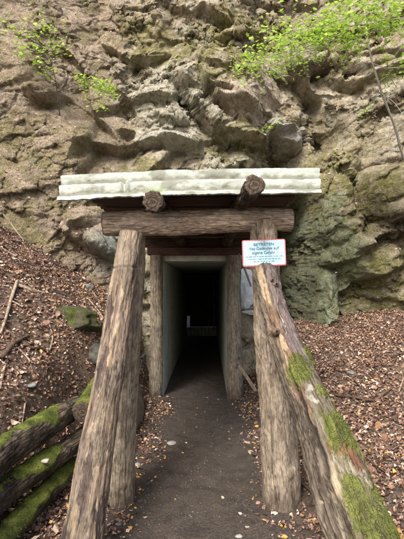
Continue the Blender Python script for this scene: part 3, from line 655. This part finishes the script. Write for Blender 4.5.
def rb(t):
    q = t['q']; o = t['o']; f = t['s']/t['L']; th = t['th']; g = lambda sc, sd, oc=4, ga=.55: fbm(q*np.array(sc)+o, oc, sd, ga)
    n1, n2, n3, n4 = g((8, 8, 3), 1, 5, .6), g((14, 14, 5), 2, 5, .6), g((34, 34, 3), 3), g((20, 20, 14), 4, 5, .65)
    top = math.pi/2
    def blob(f0, w, a0, aw, ns=.9):
        da = np.angle(np.exp(1j*(th-a0))); return 1.-np.sqrt(((f-f0)/w)**2+(da/aw)**2)+ns*n2
    B = lambda *a: sst(-.03, .03, blob(*a))
    C_ = np.tile(np.array([[.165, .135, .10]]), (len(q), 1)); C_ = mixc(C_, sst(0, .25, n1)*.8, (.25, .205, .155)); C_ = mixc(C_, sst(.1, .2, n3)*.7, (.07, .055, .045)); C_ = mixc(C_, sst(.15, .25, -n3)*.5, (.30, .26, .20))
    h = .004*n4-.006*sst(.1, .2, n3)
    up = B(.86, .24, top-.45, .9, .5); C_ = mixc(C_, up, (.17, .135, .13)); C_ = mixc(C_, up*sst(.0, .2, n3)*.6, (.24, .195, .18)); h = h-.004*up
    yel = B(.84, .24, top+.75, .38, .8); C_ = mixc(C_, yel, (.40, .32, .21)); C_ = mixc(C_, yel*sst(-.05, .1, n2), (.25, .165, .11)); C_ = mixc(C_, yel*sst(.08, .16, n3)*.7, (.12, .085, .06)); h = h-.008*yel
    red = B(.462, .045, top-.15, .7); C_ = mixc(C_, red, (.22, .11, .065)); h = h-.006*red
    pale = B(.405, .065, top+.15, .95, .8); C_ = mixc(C_, pale, (.43, .37, .26)); C_ = mixc(C_, pale*sst(.05, .15, n3)*.8, (.20, .155, .11)); C_ = mixc(C_, pale*sst(.05, .2, n1)*.6, (.33, .31, .24)); h = h-.014*pale
    p2 = B(.24, .10, top+.5, .7, .9); C_ = mixc(C_, p2, (.36, .29, .20)); h = h-.010*p2
    lich = B(.595, .022, top+.15, .3, .8); C_ = mixc(C_, lich*sst(-.15, .1, n4)*.7, (.50, .50, .42))
    dist = np.abs(np.angle(np.exp(1j*(th-(top+.78+.25*noise(np.stack([f*9, 0*f, 0*f], 1), 3)+.25*n2))))); gap = np.exp(-(dist/.09)**2)*sst(.2, .3, f)*sst(.72, .62, f)
    C_ = mixc(C_, gap*.9, (.035, .025, .02)); h = h-.022*gap
    mos = np.maximum.reduce([blob(.325, .085, top-.25, 1.0), blob(.515, .055, top-.3, .75), blob(.655, .035, top+.1, .9)-.1, blob(.595, .03, top-.5, .5)-.1, blob(.44, .15, top-1.25, .35)-.1, blob(.70, .03, top-.9, .4)])
    mm = sst(0, .12, mos); C_ = mixc(C_, mm*.9, (.12, .14, .035)); C_ = mixc(C_, mm*sst(0, .25, n4)*.6, (.22, .24, .06)); C_ = mixc(C_, mm*sst(.1, .3, -n1)*.6, (.10, .085, .05)); C_ = mixc(C_, sst(-.25, 0, mos)*(1-mm)*.5, (.15, .15, .06)); h = h+.009*mm*(1+n4)
    return C_, h, mos+.25
def rough_log():
    pts = [(.77, 1.20, -.06), (.639, 1.768, .518), (.575, 2.093, .843), (.461, 2.516, 1.267), (.40, 2.90, 1.70)]
    o = painted('mossy_leaning_log', pts, [.180, .168, .150, .124, .100, .086, .079, .075], rb, seed=14, rough=.006, gnarl=.12, nseg=170, step=.007, kn=9)
    props(o, 'thick rotting log with bright moss patches leaning on the right front post', 'log'); return o
rl = rough_log()
# stub knots on the leaning log
for (px, py, y, r) in ((276, 285, 2.70, .022), (272, 281, 2.72, .012), (276, 332, 2.44, .026)):
    c = P(px, py, y); V_, F_ = None, None
    tt = tube([c+Vector((0, .10, -.04)), c+Vector((0, .03, 0)), c+Vector((0, -.01, .008)), c+Vector((0, -.016, .01))], [r*1.7, r*1.3, r*1., r*.9, r*.05], nseg=20, step=.006, rough=.003, gnarl=.2, seed=int(px))
    cc = np.tile(np.array([[.16, .12, .09]]), (len(tt['V']), 1))
    link('knot', npmesh('knot', tt['V'], tt['F'], True, cc, tt['q']), M['painted'], rl)
# bark shreds along the peeled stretch
def shred(px0, py0, px1, py1, y0, y1, w, parent, name='bark_strip'):
    a, b = P(px0, py0, y0), P(px1, py1, y1); nI = 40; vv = []; 
    for i in range(nI):
        f = i/(nI-1.); c = a.lerp(b, f); ww = w*(.5+.8*abs(math.sin(f*9+px0)))*(1-abs(2*f-1)**3)
        dx = .01*math.sin(f*17+py0); vv += [c+Vector((dx-ww, .012, 0)), c+Vector((dx, -.012-.006*math.sin(f*30), 0)), c+Vector((dx+ww, .014, 0)), c+Vector((dx, .02, 0))]
    F = [(i*4+j, i*4+(j+1) % 4, i*4+4+(j+1) % 4, i*4+4+j) for i in range(nI-1) for j in range(4)]
    V = np.array([tuple(q) for q in vv]); lc = V*1.; cc = np.zeros((len(V), 3))
    link(name, npmesh(name, V, np.array(F), True, cc, lc), M['bark'], parent)
shred(275, 290, 298, 392, 2.63, 2.235, .008, rl)

# mossy logs stacked beside the path
def mossy(lo, hi, a0=math.pi/2, amt=1.):
    def f(t, col):
        n = nz(t, (5, 5, 3), 6); g = t['s']/t['L']; up = np.cos(t['th']-a0)
        col[:, 0] = np.clip(amt*.76*sst(-.2, .7, up+1.3*n)*sst(hi+.08, hi-.05, g+.15*n)+0*lo, 0, 1); col[:, 2] = .35*sst(0, .4, -n)*(up < .3); return col
    return f
G = 'mossy logs stacked along the left bank'
props(log('mossy_log', [(-1.36, 2.0, .46), (-1.32, 2.6, .525), (-1.20, 3.2, .55), (-1.13, 3.62, .555)], [.100, .096, .092, .086], M['bark_dark'], None, mossy(0, .80, 1.9), seed=21, gnarl=.1, rough=.008), 'thickest mossy log, on top of the stack against the leaf bank', 'log', G)
props(log('mossy_log', [(-1.32, 1.9, .26), (-1.28, 2.55, .31), (-1.14, 3.1, .325), (-1.02, 3.55, .335)], [.078, .074, .07, .066], M['bark_dark'], None, mossy(0, .75, 1.7), seed=22, gnarl=.12, rough=.008), 'middle mossy log of the stack, dark bare wood at its far end', 'log', G)
props(log('mossy_log', [(-1.22, 1.9, .07), (-1.20, 2.5, .10), (-1.14, 3.0, .13), (-1.06, 3.4, .15)], [.072, .068, .064, .06], M['bark_dark'], None, mossy(0, .95, 1.5), seed=23, gnarl=.12, rough=.008), 'lowest mossy log lying on the soil beside the path', 'log', G)
props(log('mossy_log', [(-1.00, 3.36, .575), (-1.0, 3.7, .63), (-.99, 4.1, .72)], [.075, .08, .08], M['bark_dark'], None, mossy(0, 1.1, 1.4, 1.3), seed=24, gnarl=.1, rough=.008, endmat=M['end']), 'short mossy log showing its cut end, behind the left leaning log', 'log', G)

# stake at the left edge
props(log('stake', [(-1.135, 2.28, -.1), (-1.14, 2.28, .4), (-1.147, 2.28, .82)], [.013, .012, .011], M['bark_post'], None, None, seed=31, rough=.001, nseg=16), 'thin pale green stake standing at the near end of the mossy logs', 'stake')

# ------------------------------------------------------------------ tunnel
pt = empty('tunnel_portal', (-.17, 6.0, 0), 'inner timber door frame of two bark posts and a dark lintel', 'door frame')
painted('post', [(-.735, 6.0, -.1), (-.725, 6.0, 1.1), (-.735, 6.0, 2.03)], [.10, .09, .086], postfn(1.4, (.34, .29, .22)), pt, seed=41, rough=.003, gnarl=.08, nseg=70, step=.02)
painted('post', [(.40, 6.0, -.1), (.392, 6.0, 1.0), (.385, 6.0, 2.03)], [.118, .106, .10], postfn(2.0, (.34, .30, .235)), pt, seed=42, rough=.003, gnarl=.08, nseg=70, step=.02)
box('lintel', (-.86, 5.93, 2.03), (.52, 6.06, 2.14), M['redplank'], pt, .01)
box('fascia_board', (-.92, 6.00, 2.143), (.62, 6.03, 2.285), M['plank'], pt, .004)
tn = empty('tunnel', (-.17, 6.1, 0), 'narrow concrete lined mine tunnel running into darkness', 'tunnel')
box('left_wall', (-.74, 6.062, -.05), (-.632, 13.2, 1.945), M['concrete'], tn, .006)
box('right_wall', (.296, 6.062, -.05), (.404, 13.2, 1.945), M['concrete'], tn, .006)
box('ceiling', (-.74, 6.07, 1.948), (.404, 13.2, 2.05), M['concrete'], tn, .004)
box('end_wall', (-.545, 13.203, .279), (.50, 13.30, 2.06), M['plank'], tn, 0)
box('end_wall', (-.80, 13.203, .62), (-.547, 13.30, 2.06), M['plank'], tn, 0)
box('glint_slot_sill', (-.80, 13.203, -.05), (.50, 13.30, .265), M['concrete'], tn, 0)  # sill added so a thin slot of daylight reads as the far glint
gt = empty('tunnel_gate', (-.17, 12.4, 0), 'dim barred gate deep inside the tunnel', 'gate')
box('gate_rail', (-.62, 12.55, 1.84), (.28, 12.59, 1.88), M['metal'], gt, .004)
box('gate_post', (.19, 12.54, .20), (.235, 12.60, 1.85), M['metal'], gt, .004)
for i in range(6): box('gate_bar', (-.50+i*.11, 12.56, .0), (-.485+i*.11, 12.575, 1.80), M['metal'], gt, .002)

# ------------------------------------------------------------------ sign
sg = empty('warning_sign', (.395, 2.87, 1.73), 'pale blue sign with red border and German text on right front post', 'sign')
rm = Matrix.Rotation(R(-2.), 4, 'Y')
SCX, SCZ, SY = .397, 1.824, 2.885
def rounded(name, w, h, r, y0, y1, mat):
    pts = []
    for cx, cz, a0 in ((w/2-r, h/2-r, 0), (-w/2+r, h/2-r, 90), (-w/2+r, -h/2+r, 180), (w/2-r, -h/2+r, 270)):
        for i in range(6): a = R(a0+i*18); pts.append((cx+r*math.cos(a), cz+r*math.sin(a)))
    n = len(pts); V = [Vector((x, y0, z)) for x, z in pts]+[Vector((x, y1, z)) for x, z in pts]
    me = bpy.data.meshes.new(name); me.from_pydata([tuple(rm @ q+Vector((SCX, SY, SCZ))) for q in V], [], [tuple(range(n)), tuple(range(2*n-1, n-1, -1))]+[(i, i+n, (i+1) % n+n, (i+1) % n) for i in range(n)])
    return link(name, me, mat, sg)
rounded('border', .302, .184, .012, -.000, .006, M['signred'])
rounded('panel', .288, .170, .009, -.0025, .003, M['signblue'])
def text(s, size, z, bold=.0, width=None):
    cu = bpy.data.curves.new('t', 'FONT'); cu.body = s; cu.size = size; cu.align_x = 'CENTER'; cu.align_y = 'CENTER'; cu.extrude = .0006; cu.offset = bold
    to = bpy.data.objects.new('t', cu); COL.objects.link(to); bpy.context.view_layer.update()
    me = bpy.data.meshes.new_from_object(to.evaluated_get(bpy.context.evaluated_depsgraph_get())); bpy.data.objects.remove(to)
    xs_ = [v.co.x for v in me.vertices]; w = max(xs_)-min(xs_); k = width/w if width else 1
    me.transform(Matrix.Translation((SCX, SY-.0035, SCZ)) @ rm @ Matrix.Translation((0, 0, z)) @ Matrix.Rotation(R(90), 4, 'X') @ Matrix.Diagonal((k, 1, 1, 1)))
    me.name = 'lettering'; link('lettering', me, M['ink'], sg)
text('BETRETEN', .027, .058, .0003, .140); text('des Geländes auf', .030, .030, .0002, .205); text('eigene Gefahr.', .030, .001, .0002, .165)
def smallprint():    # three lines too small to read in the photograph: broken strokes
    V = []; F = []
    for z, w in ((-.026, .255), (-.043, .235), (-.060, .15)):
        x = -w/2
        while x < w/2:
            l = random.uniform(.008, .026); l = min(l, w/2-x)
            n = len(V)
            for (a, b) in ((x, z-.002), (x+l, z-.002), (x+l, z+.0022), (x, z+.0022)): V.append(tuple(rm @ Vector((a, -.0033, b))+Vector((SCX, SY, SCZ))))
            F.append((n, n+1, n+2, n+3)); x += l+.005
    me = bpy.data.meshes.new('small_print'); me.from_pydata(V, [], F); link('small_print', me, M['ink'], sg)
smallprint()
for dx, dz in ((0, .079), (0, -.077)):
    box('screw', (-.003, -.002, -.003), (.003, .001, .003), M['metal'], sg, .001).location = Vector((SCX+dx, SY-.004, SCZ+dz))-Vector((0, 0, 0))

# ------------------------------------------------------------------ stones
def rockmesh(c, rx, ry, rz, seed, ang=0, sub=4, ns=.28, facet=.2):
    import bmesh
    bm = bmesh.new(); bmesh.ops.create_icosphere(bm, subdivisions=sub, radius=1); V = np.array([v.co[:] for v in bm.verts]); F = np.array([[v.index for v in f.verts] for f in bm.faces]); bm.free()
    rs = np.random.RandomState(seed)
    for _ in range(9):
        d = rs.normal(size=3); d /= np.linalg.norm(d); h = rs.uniform(.55, .85); pj = V@d; V = V-np.outer(np.clip(pj-h, 0, 1)*.9, d)
    V = V*(1+ns*fbm(V*1.3+seed, 4, seed))[:, None]+.03*noise(V*9, seed)[:, None]*V
    V = V*np.array([rx, ry, rz]); cA, sA = math.cos(ang), math.sin(ang); V = np.stack([V[:, 0]*cA-V[:, 1]*sA, V[:, 0]*sA+V[:, 1]*cA, V[:, 2]], 1)
    return V+np.array(c), F
def rock(name, c, r, mat, label, cat='rock', group=None, seed=1, ang=0., sub=5, **k):
    V, F = rockmesh(c, r[0], r[1], r[2], seed, ang, sub, **k); return props(link(name, npmesh(name, V, F, True), mat), label, cat, group)
rock('mossy_boulder', hit(68, 321)+Vector((0, .14, -.03)), (.38, .30, .21), M['mossrock'], 'mossy green boulder jutting from the leaf bank left of the shelter', seed=5)
rock('grey_rock', hit(86, 288)+Vector((0, .05, 0)), (.09, .09, .06), M['greystone'], 'small blue-grey rock above the mossy boulder', seed=6)
rock('hollow_shade_rock', hit(92, 357)+Vector((0, .12, -.02)), (.22, .16, .15), M['shadestone'], 'dark stone standing in for the shaded hollow below the mossy boulder', seed=8)  # rock coloured dark in place of the shaded hole in the bank
rock('tan_boulder', Vector((-.87, 4.85, .08)), (.12, .70, .42), M['tanstone'], 'smooth tan boulder at the left path edge before the tunnel', seed=9, ang=.05, ns=.15)
rock('pale_slab', Vector((.62, 6.55, 1.55)), (.17, .16, .36), mat_plain('pale_rock', (.55, .64, .72), (.75, .82, .88), 12, .8, .02), 'pale blue-white rock slab seen between the right posts', seed=10, ns=.2)
rock('white_ledge', Vector((.64, 6.4, 1.18)), (.22, .17, .035), mat_plain('pale_ledge', (.45, .45, .45), (.65, .66, .66), 12, .8, .02), 'flat whitish stone ledge below the pale slab', seed=11)
for i, (px, py, r, lab) in enumerate([(138, 462, .045, 'pale stone beside the foot of the left front post'), (172, 441, .06, 'flat grey stone set in the left side of the path'), (43, 515, .055, 'light flat stone beside the lowest mossy log'),
        (34, 476, .035, 'pinkish pale stone wedged on the middle mossy log'), (52, 512, .03, 'small grey stone right of the light flat stone'), (120, 520, .035, 'dark grey stone near the left leaning log foot'),
        (238, 530, .03, 'bluish stone at the near path edge'), (246, 522, .026, 'small bluish stone just beyond its bluish neighbour'), (247, 440, .03, 'bluish pebble near the right front post'), (218, 398, .022, 'white chip on the path before the tunnel'),
        (20, 450, .03, 'rounded brown stone on the top mossy log'), (323, 455, .03, 'grey stone right of the mossy leaning log'), (366, 396, .04, 'grey stone on the right leaf slope'), (393, 474, .03, 'pale stone at the right edge of the leaf slope'),
        (350, 372, .07, 'dark grey rock on the right leaf slope below the cliff'), (25, 300, .05, 'brown stone on the upper left leaf bank'), (30, 385, .06, 'half buried brown stone in the lower left leaf bank')]):
    if i in (10,): continue
    c = hit(px, py); 
    if i == 3: c = Vector((-1.10, 2.86, .405))
    rock('stone', c, (r, r*.8, r*.35), M['stone'] if i not in (5, 14, 15, 16) else M['greystone'], lab, 'stone', 'loose stones on the ground', seed=50+i, ang=i, sub=3)
# gravel crumbs
ng = 3600; gx_ = RS.uniform(-1.6, 1.8, ng); gy_ = RS.uniform(1.6, 7, ng); kp = ~((gy_ > 6) & (np.abs(gx_+.15) < .6)); gx_, gy_ = gx_[kp], gy_[kp]; gz_ = ground(gx_, gy_)
bv = np.array([(1, 0, 0), (-1, 0, 0), (0, 1, 0), (0, -1, 0), (0, 0, .6), (0, 0, -.6)], float); bf = np.array([(0, 2, 4), (2, 1, 4), (1, 3, 4), (3, 0, 4), (2, 0, 5), (1, 2, 5), (3, 1, 5), (0, 3, 5)])
ss = RS.uniform(.003, .011, len(gx_))**1.; ss *= np.where(RS.rand(len(gx_)) < .04, 2, 1)
VV = np.stack([gx_, gy_, gz_+.002], 1)[:, None]+(bv[None]*RS.uniform(.6, 1.3, (len(gx_), 6, 3)))*ss[:, None, None]
cg = np.array([.13, .12, .11])[None]*RS.uniform(.3, 1.25, (len(gx_), 1))
props(link('gravel', npmesh('gravel', VV.reshape(-1, 3), (bf[None]+(np.arange(len(gx_))*6)[:, None, None]).reshape(-1, 3), False, np.repeat(cg, 6, 0)), M['litter']), 'fine gravel and soil crumbs on the path', None, None, 'stuff')

nt_ = 1500; tx = RS.uniform(-3.6, 4., nt_); ty = RS.uniform(1.6, 8, nt_); kp = (np.abs(tx+.03) > .62) & ((tx < -.7) | (RS.rand(nt_) < .6)); tx, ty = tx[kp], ty[kp]; m_ = len(tx); tz = ground(tx, ty)+RS.uniform(.008, .03, m_)
an = RS.rand(m_)*np.pi; ln = RS.uniform(.04, .17, m_); th_ = RS.uniform(.0015, .0035, m_); gn = gnormal(tx, ty); dd = np.stack([np.cos(an), np.sin(an), 0*an], 1); dd -= gn*(dd*gn).sum(1)[:, None]; dd += gn*RS.normal(0, .15, (m_, 1)); bb = np.cross(gn, dd)
TV = np.stack([tx, ty, tz], 1)[:, None]+bv[None, :, 0:1]*(dd*ln[:, None])[:, None]+bv[None, :, 1:2]*(bb*th_[:, None])[:, None]+bv[None, :, 2:3]*1.6*(gn*th_[:, None])[:, None]
props(link('twig_litter', npmesh('twig_litter', TV.reshape(-1, 3), (bf[None]+(np.arange(m_)*6)[:, None, None]).reshape(-1, 3), False, np.repeat(np.array([[.30, .23, .17]])*RS.uniform(.3, 1.4, (m_, 1)), 6, 0)), M['litter']), 'small broken twigs lying among the dead leaves', None, None, 'stuff')
# ------------------------------------------------------------------ fallen branches
def branch(pix, r0, r1, label, mat='twig', lift=.02, side=None):
    pts = [hit(a, b, lift) for a, b in pix]
    if len(pts) == 2: pts.insert(1, (pts[0]+pts[1])/2+Vector((0, 0, .015)))
    t = tube(pts, [r0, (r0+r1)/2, r1], nseg=12, step=.02, rough=.0015, gnarl=.15, seed=int(pix[0][0]+pix[0][1]))
    o = link('fallen_branch', npmesh('fallen_branch', t['V'], t['F'], True), M[mat]); props(o, label, 'branch', 'fallen branches on the leaf slopes')
    if side:
        for f, dv in side:
            k = int(f*(t['m']-1)); a = Vector(t['c'][k]); s = tube([a, a+Vector(dv)*.5+Vector((0, 0, .01)), a+Vector(dv)], [r1*.9, r1*.5, r1*.3], nseg=8, step=.03, rough=.001, seed=3)
            link('side_twig', npmesh('side_twig', s['V'], s['F'], True), M[mat], o)
branch([(0, 214), (10, 226), (22, 242)], .012, .008, 'pale curved branch at the left edge high on the leaf bank')
branch([(0, 250), (22, 262), (46, 272)], .012, .006, 'long thin twig crossing the upper left leaf bank')
branch([(16, 286), (10, 305), (5, 325), (0, 340)], .017, .010, 'bleached forked branch at the left edge', 'twig', .05, [(.4, (.12, .0, -.06))])
branch([(17, 287), (34, 293), (44, 295)], .024, .014, 'short brown stick beside the bleached branch')
branch([(22, 295), (36, 305), (42, 312)], .02, .012, 'dark stick below the short brown stick', 'twigdark')
branch([(118, 273), (106, 280), (92, 282)], .016, .008, 'light stick poking out left of the front post', 'twig', .05)
branch([(48, 322), (53, 340), (50, 352)], .008, .005, 'thin twig left of the mossy boulder')
branch([(0, 392), (4, 372), (8, 362)], .014, .008, 'grey twig at the left edge above the mossy logs')
branch([(88, 300), (98, 312), (104, 320)], .009, .005, 'thin pale twig hanging over the dark hollow')
branch([(94, 350), (100, 372), (98, 385)], .011, .007, 'thin stick standing beside the dark hollow')
branch([(335, 396), (352, 398), (372, 402), (390, 388)], .014, .007, 'long brown twig on the right leaf slope', 'twigdark', .03, [(.5, (.1, .1, .02))])
branch([(344, 372), (356, 384), (364, 396)], .008, .005, 'short curved twig above the long brown twig', 'twigdark')
branch([(404, 352), (380, 360), (362, 357)], .008, .005, 'thin twig near the right edge below the cliff', 'twigdark')
branch([(298, 480), (312, 492), (318, 505)], .008, .005, 'thin twig beside the mossy leaning log foot', 'twigdark')
branch([(10, 335), (30, 350), (44, 350)], .02, .01, 'dark crooked stick in the left bank hollow', 'twigdark')
branch([(0, 362), (14, 345), (28, 338)], .03, .018, 'thick dark branch at the left edge of the bank', 'twigdark')
branch([(396, 392), (400, 380), (404, 372)], .01, .006, 'short upright twig at the right edge', 'twig')
branch([(20, 268), (44, 262), (66, 268)], .008, .004, 'thin twig high on the left leaf bank above the short brown stick')
branch([(48, 292), (68, 298), (80, 308)], .010, .005, 'crooked twig just above the mossy boulder', 'twigdark')
branch([(18, 350), (30, 362), (34, 380)], .009, .005, 'bent twig in the middle of the left leaf bank')
branch([(26, 405), (24, 420), (22, 432)], .007, .004, 'short pale upright twig behind the thickest mossy log')
branch([(62, 262), (80, 256), (100, 258)], .006, .003, 'fine pale twig near the top of the leaf bank by the cliff')
branch([(310, 372), (326, 366), (338, 372)], .007, .004, 'small twig on leaves right of the mossy leaning log', 'twigdark')
branch([(372, 430), (386, 422), (398, 426)], .007, .004, 'small pale twig low at the right side of the leaf slope')
pr_ = box('fallen_plank', (-.022, -.012, -.20), (.022, .012, .20), M['paleplank'], None, .003, Matrix.Rotation(R(-33), 4, 'Y')); pr_.location = P(247, 377, 5.55); props(pr_, 'weathered plank slanting down beside the right tunnel post', 'plank')

# coil of black cable on the bank
cv = []
for i in range(260):
    a = i*.21; rr = .10+.02*math.sin(i*.37); cv.append((-.76+rr*.75*math.cos(a)+.02*math.sin(i*.05), 5.0+.03*math.sin(i*.11), .74+rr*1.6*math.sin(a)))
t = tube(cv, [.006, .006], nseg=8, step=.02, rough=.0); 
props(link('cable_coil', npmesh('cable_coil', t['V'], t['F'], True), M['rubber']), 'dark coil of cable hanging behind the left front post', 'cable')

# ------------------------------------------------------------------ green saplings
def sapling(name, stem, rad, twigs, leafs, label, mat, lsize, y_j=.2, group=None, lm=2.8):
    root = empty(name, stem[0], label, 'sapling', group)
    t = tube(stem, rad, nseg=12, step=.03, rough=.002, gnarl=.1, seed=len(stem)); link('trunk', npmesh('trunk', t['V'], t['F'], True), mat, root)
    Vs, Fs, k = [], [], 0
    for (a_, b_, *_r) in leafs:
        for _k in range(3):
            jj = Vector((random.gauss(0, .05), random.gauss(0, .12), random.gauss(0, .05))); e0 = a_.lerp(b_, random.uniform(0, .35)); e1_ = a_.lerp(b_, random.uniform(.6, 1)); twigs = twigs+[[e0, e0.lerp(e1_, .5)+jj, e1_+jj*1.4]]
    for tw in twigs:
        t = tube(tw, [.006, .0035, .0015], nseg=6, step=.04, rough=.0005, gnarl=.1, seed=5); link('branch', npmesh('branch', t['V'], t['F'], True), mat, root)
    pos = []
    for (a, b, n, wz, wx) in leafs:
        n = int(n*lm); f = RS.rand(n); j = RS.normal(0, 1, (n, 3))*np.array([wx, y_j, wz]); A_ = np.array(a); B_ = np.array(b)
        pos.append(A_+(B_-A_)*f[:, None]+j)
    pos = np.concatenate(pos); n = len(pos); q = fbm(pos*6, 2, 5)
    pos = pos[q > -.08]; n = len(pos)
    cols = np.array([.37, .56, .09])*RS.uniform(.7, 1.35, (n, 1))*np.array([1, 1, 1])+RS.uniform(0, .05, (n, 1))*np.array([1, .6, 0])
    a, b, c = leaves_mesh(pos, np.tile(np.array([[0, -.35, 1.]]), (n, 1)), RS.uniform(lsize*.5, lsize*1.4, n), cols, .45, True)
    o = link('foliage', npmesh('foliage', a, b, False, c), M['leaf'], root)
    return root
y = 5.3
T_ = [P(425, 190, 6.3), P(404, 158, 5.9), P(397, 125, 5.6), P(384, 92, 5.4), P(372, 50, y), P(367, 0, y), P(372, -70, y)]
tw = [[P(371, 40, y), P(340, 34, 5.1), P(300, 44, 5.0), P(236, 64, 4.9)], [P(369, 15, y), P(340, 8, 5.0), P(300, 22, 4.9), P(262, 40, 4.9)], [P(370, 30, y), P(390, 22, 5.), P(415, 20, 4.8)],
      [P(374, 60, y), P(390, 66, 5.2), P(410, 64, 5.1)], [P(380, 80, y), P(392, 72, 5.3), P(404, 74, 5.2)], [P(340, 35, 5.1), P(315, 52, 5.0), P(284, 62, 5.)], [P(367, 0, y), P(392, -6, 5.), P(415, -4, 4.8)], [P(384, 92, 5.4), P(396, 100, 5.3), P(404, 112, 5.2)]]
lf = [(P(345, 30, 5), P(236, 62, 4.9), 210, .045, .06), (P(350, 12, 5), P(262, 38, 4.9), 190, .045, .08), (P(330, 42, 5), P(262, 58, 4.9), 120, .05, .06), (P(350, 22, 5.), P(415, 18, 4.8), 230, .07, .08), (P(330, 2, 5.), P(415, -2, 4.8), 200, .07, .1),
      (P(340, 46, 5.1), P(372, 40, 5.1), 60, .04, .06), (P(380, 66, 5.2), P(412, 64, 5.1), 45, .04, .04), (P(310, 24, 5.), P(350, 30, 5.), 90, .05, .08), (P(392, 72, 5.2), P(404, 78, 5.2), 14, .03, .03), (P(270, 64, 5.), P(284, 70, 5.), 16, .03, .05)]
sapling('maple_sapling', T_, [.022, .018, .015, .012, .010, .008, .006], tw, lf, 'slender curved sapling with bright lobed leaves at upper right', M['stem'], .05, .25, lm=4.2)
s0 = hit(56, 116); yb = s0.y
q = lambda a, b, d: P(a, b, yb-d)
sapling('left_sapling', [s0+Vector((0, .06, 0)), q(55, 95, .1), q(52, 75, .2), q(46, 52, .3), q(30, 28, .4)], [.009, .008, .006, .005, .003],
        [[q(54, 88, .1), q(80, 78, .35), q(114, 92, .5)], [q(48, 60, .25), q(25, 55, .4), q(4, 45, .5)], [q(46, 50, .3), q(56, 38, .4), q(64, 26, .5)], [q(38, 40, .35), q(20, 30, .5), q(-5, 24, .6)], [q(53, 78, .2), q(40, 66, .3), q(28, 62, .4)]],
        [(q(60, 28, .4), q(-5, 22, .5), 90, .05, .08), (q(60, 44, .4), q(6, 46, .5), 85, .05, .08), (q(50, 62, .35), q(28, 62, .4), 36, .03, .05), (q(30, 10, .4), q(40, 14, .5), 14, .04, .08),
         (q(74, 75, .4), q(114, 88, .5), 150, .025, .05), (q(82, 94, .4), q(106, 106, .5), 16, .03, .05)], 'small sapling rooted on the left rock slope with bright green sprays', M['twigdark'], .055, .16).name = 'sapling'
s1 = hit(282, 124)
q1 = lambda a, b, d: P(a, b, s1.y-d)
sapling('rock_plant', [s1+Vector((0, .04, 0)), q1(276, 122, .08), q1(268, 126, .14)], [.006, .004, .003], [[q1(276, 122, .08), q1(286, 117, .12), q1(298, 116, .14)]],
        [(q1(260, 130, .15), q1(280, 122, .1), 26, .025, .03), (q1(280, 120, .12), q1(300, 116, .12), 10, .02, .03)], 'tiny leafy seedling growing just above the prominent grey boulder', M['twigdark'], .05, .03)
s2 = hit(368, 116)
q2 = lambda a, b, d: P(a, b, s2.y-d)
sapling('rock_plant', [s2+Vector((0, .04, 0)), q2(366, 110, .08), q2(364, 104, .12)], [.006, .004, .003], [], [(q2(360, 116, .1), q2(372, 104, .1), 16, .03, .04)], 'small green tuft on the cliff beside the curved sapling trunk', M['twigdark'], .045, .03)

# ------------------------------------------------------------------ camera, light
cam = bpy.data.cameras.new('camera'); co = bpy.data.objects.new('camera', cam); COL.objects.link(co); SC.camera = co
cam.sensor_fit = 'VERTICAL'; cam.sensor_height = 24; cam.lens = 415/539*24; cam.clip_end = 300; cam.clip_start = .05
co.location = (0, 0, CAMZ); co.rotation_euler = (R(90+2.14), 0, R(.69))
w = bpy.data.worlds.new('World'); SC.world = w; w.use_nodes = True; nt = w.node_tree
sky = nt.nodes.new('ShaderNodeTexSky'); sky.sky_type = 'NISHITA'; sky.sun_disc = False
EL, AZ = 45, 200      # azimuth clockwise from +Y: the sun stands behind the viewer, a little to the left
sky.sun_elevation = R(EL); sky.sun_rotation = R(AZ); sky.dust_density = 6; sky.ozone_density = 1; sky.air_density = 1
bg = nt.nodes['Background']; nt.links.new(sky.outputs[0], bg.inputs[0]); bg.inputs[1].default_value = .135
sun = bpy.data.lights.new('sun', 'SUN'); sun.energy = 2.1; sun.angle = R(16); sun.color = (1, .95, .88)
so = bpy.data.objects.new('sun', sun); COL.objects.link(so)
d = Vector((math.sin(R(AZ))*math.cos(R(EL)), math.cos(R(AZ))*math.cos(R(EL)), math.sin(R(EL)))); so.rotation_euler = d.to_track_quat('Z', 'Y').to_euler()
SC.render.engine = 'CYCLES'
SC.view_settings.view_transform = 'Standard'; SC.view_settings.look = 'None'; SC.view_settings.gamma = 1; SC.view_settings.use_curve_mapping = False
SC.view_settings.exposure = 1.0
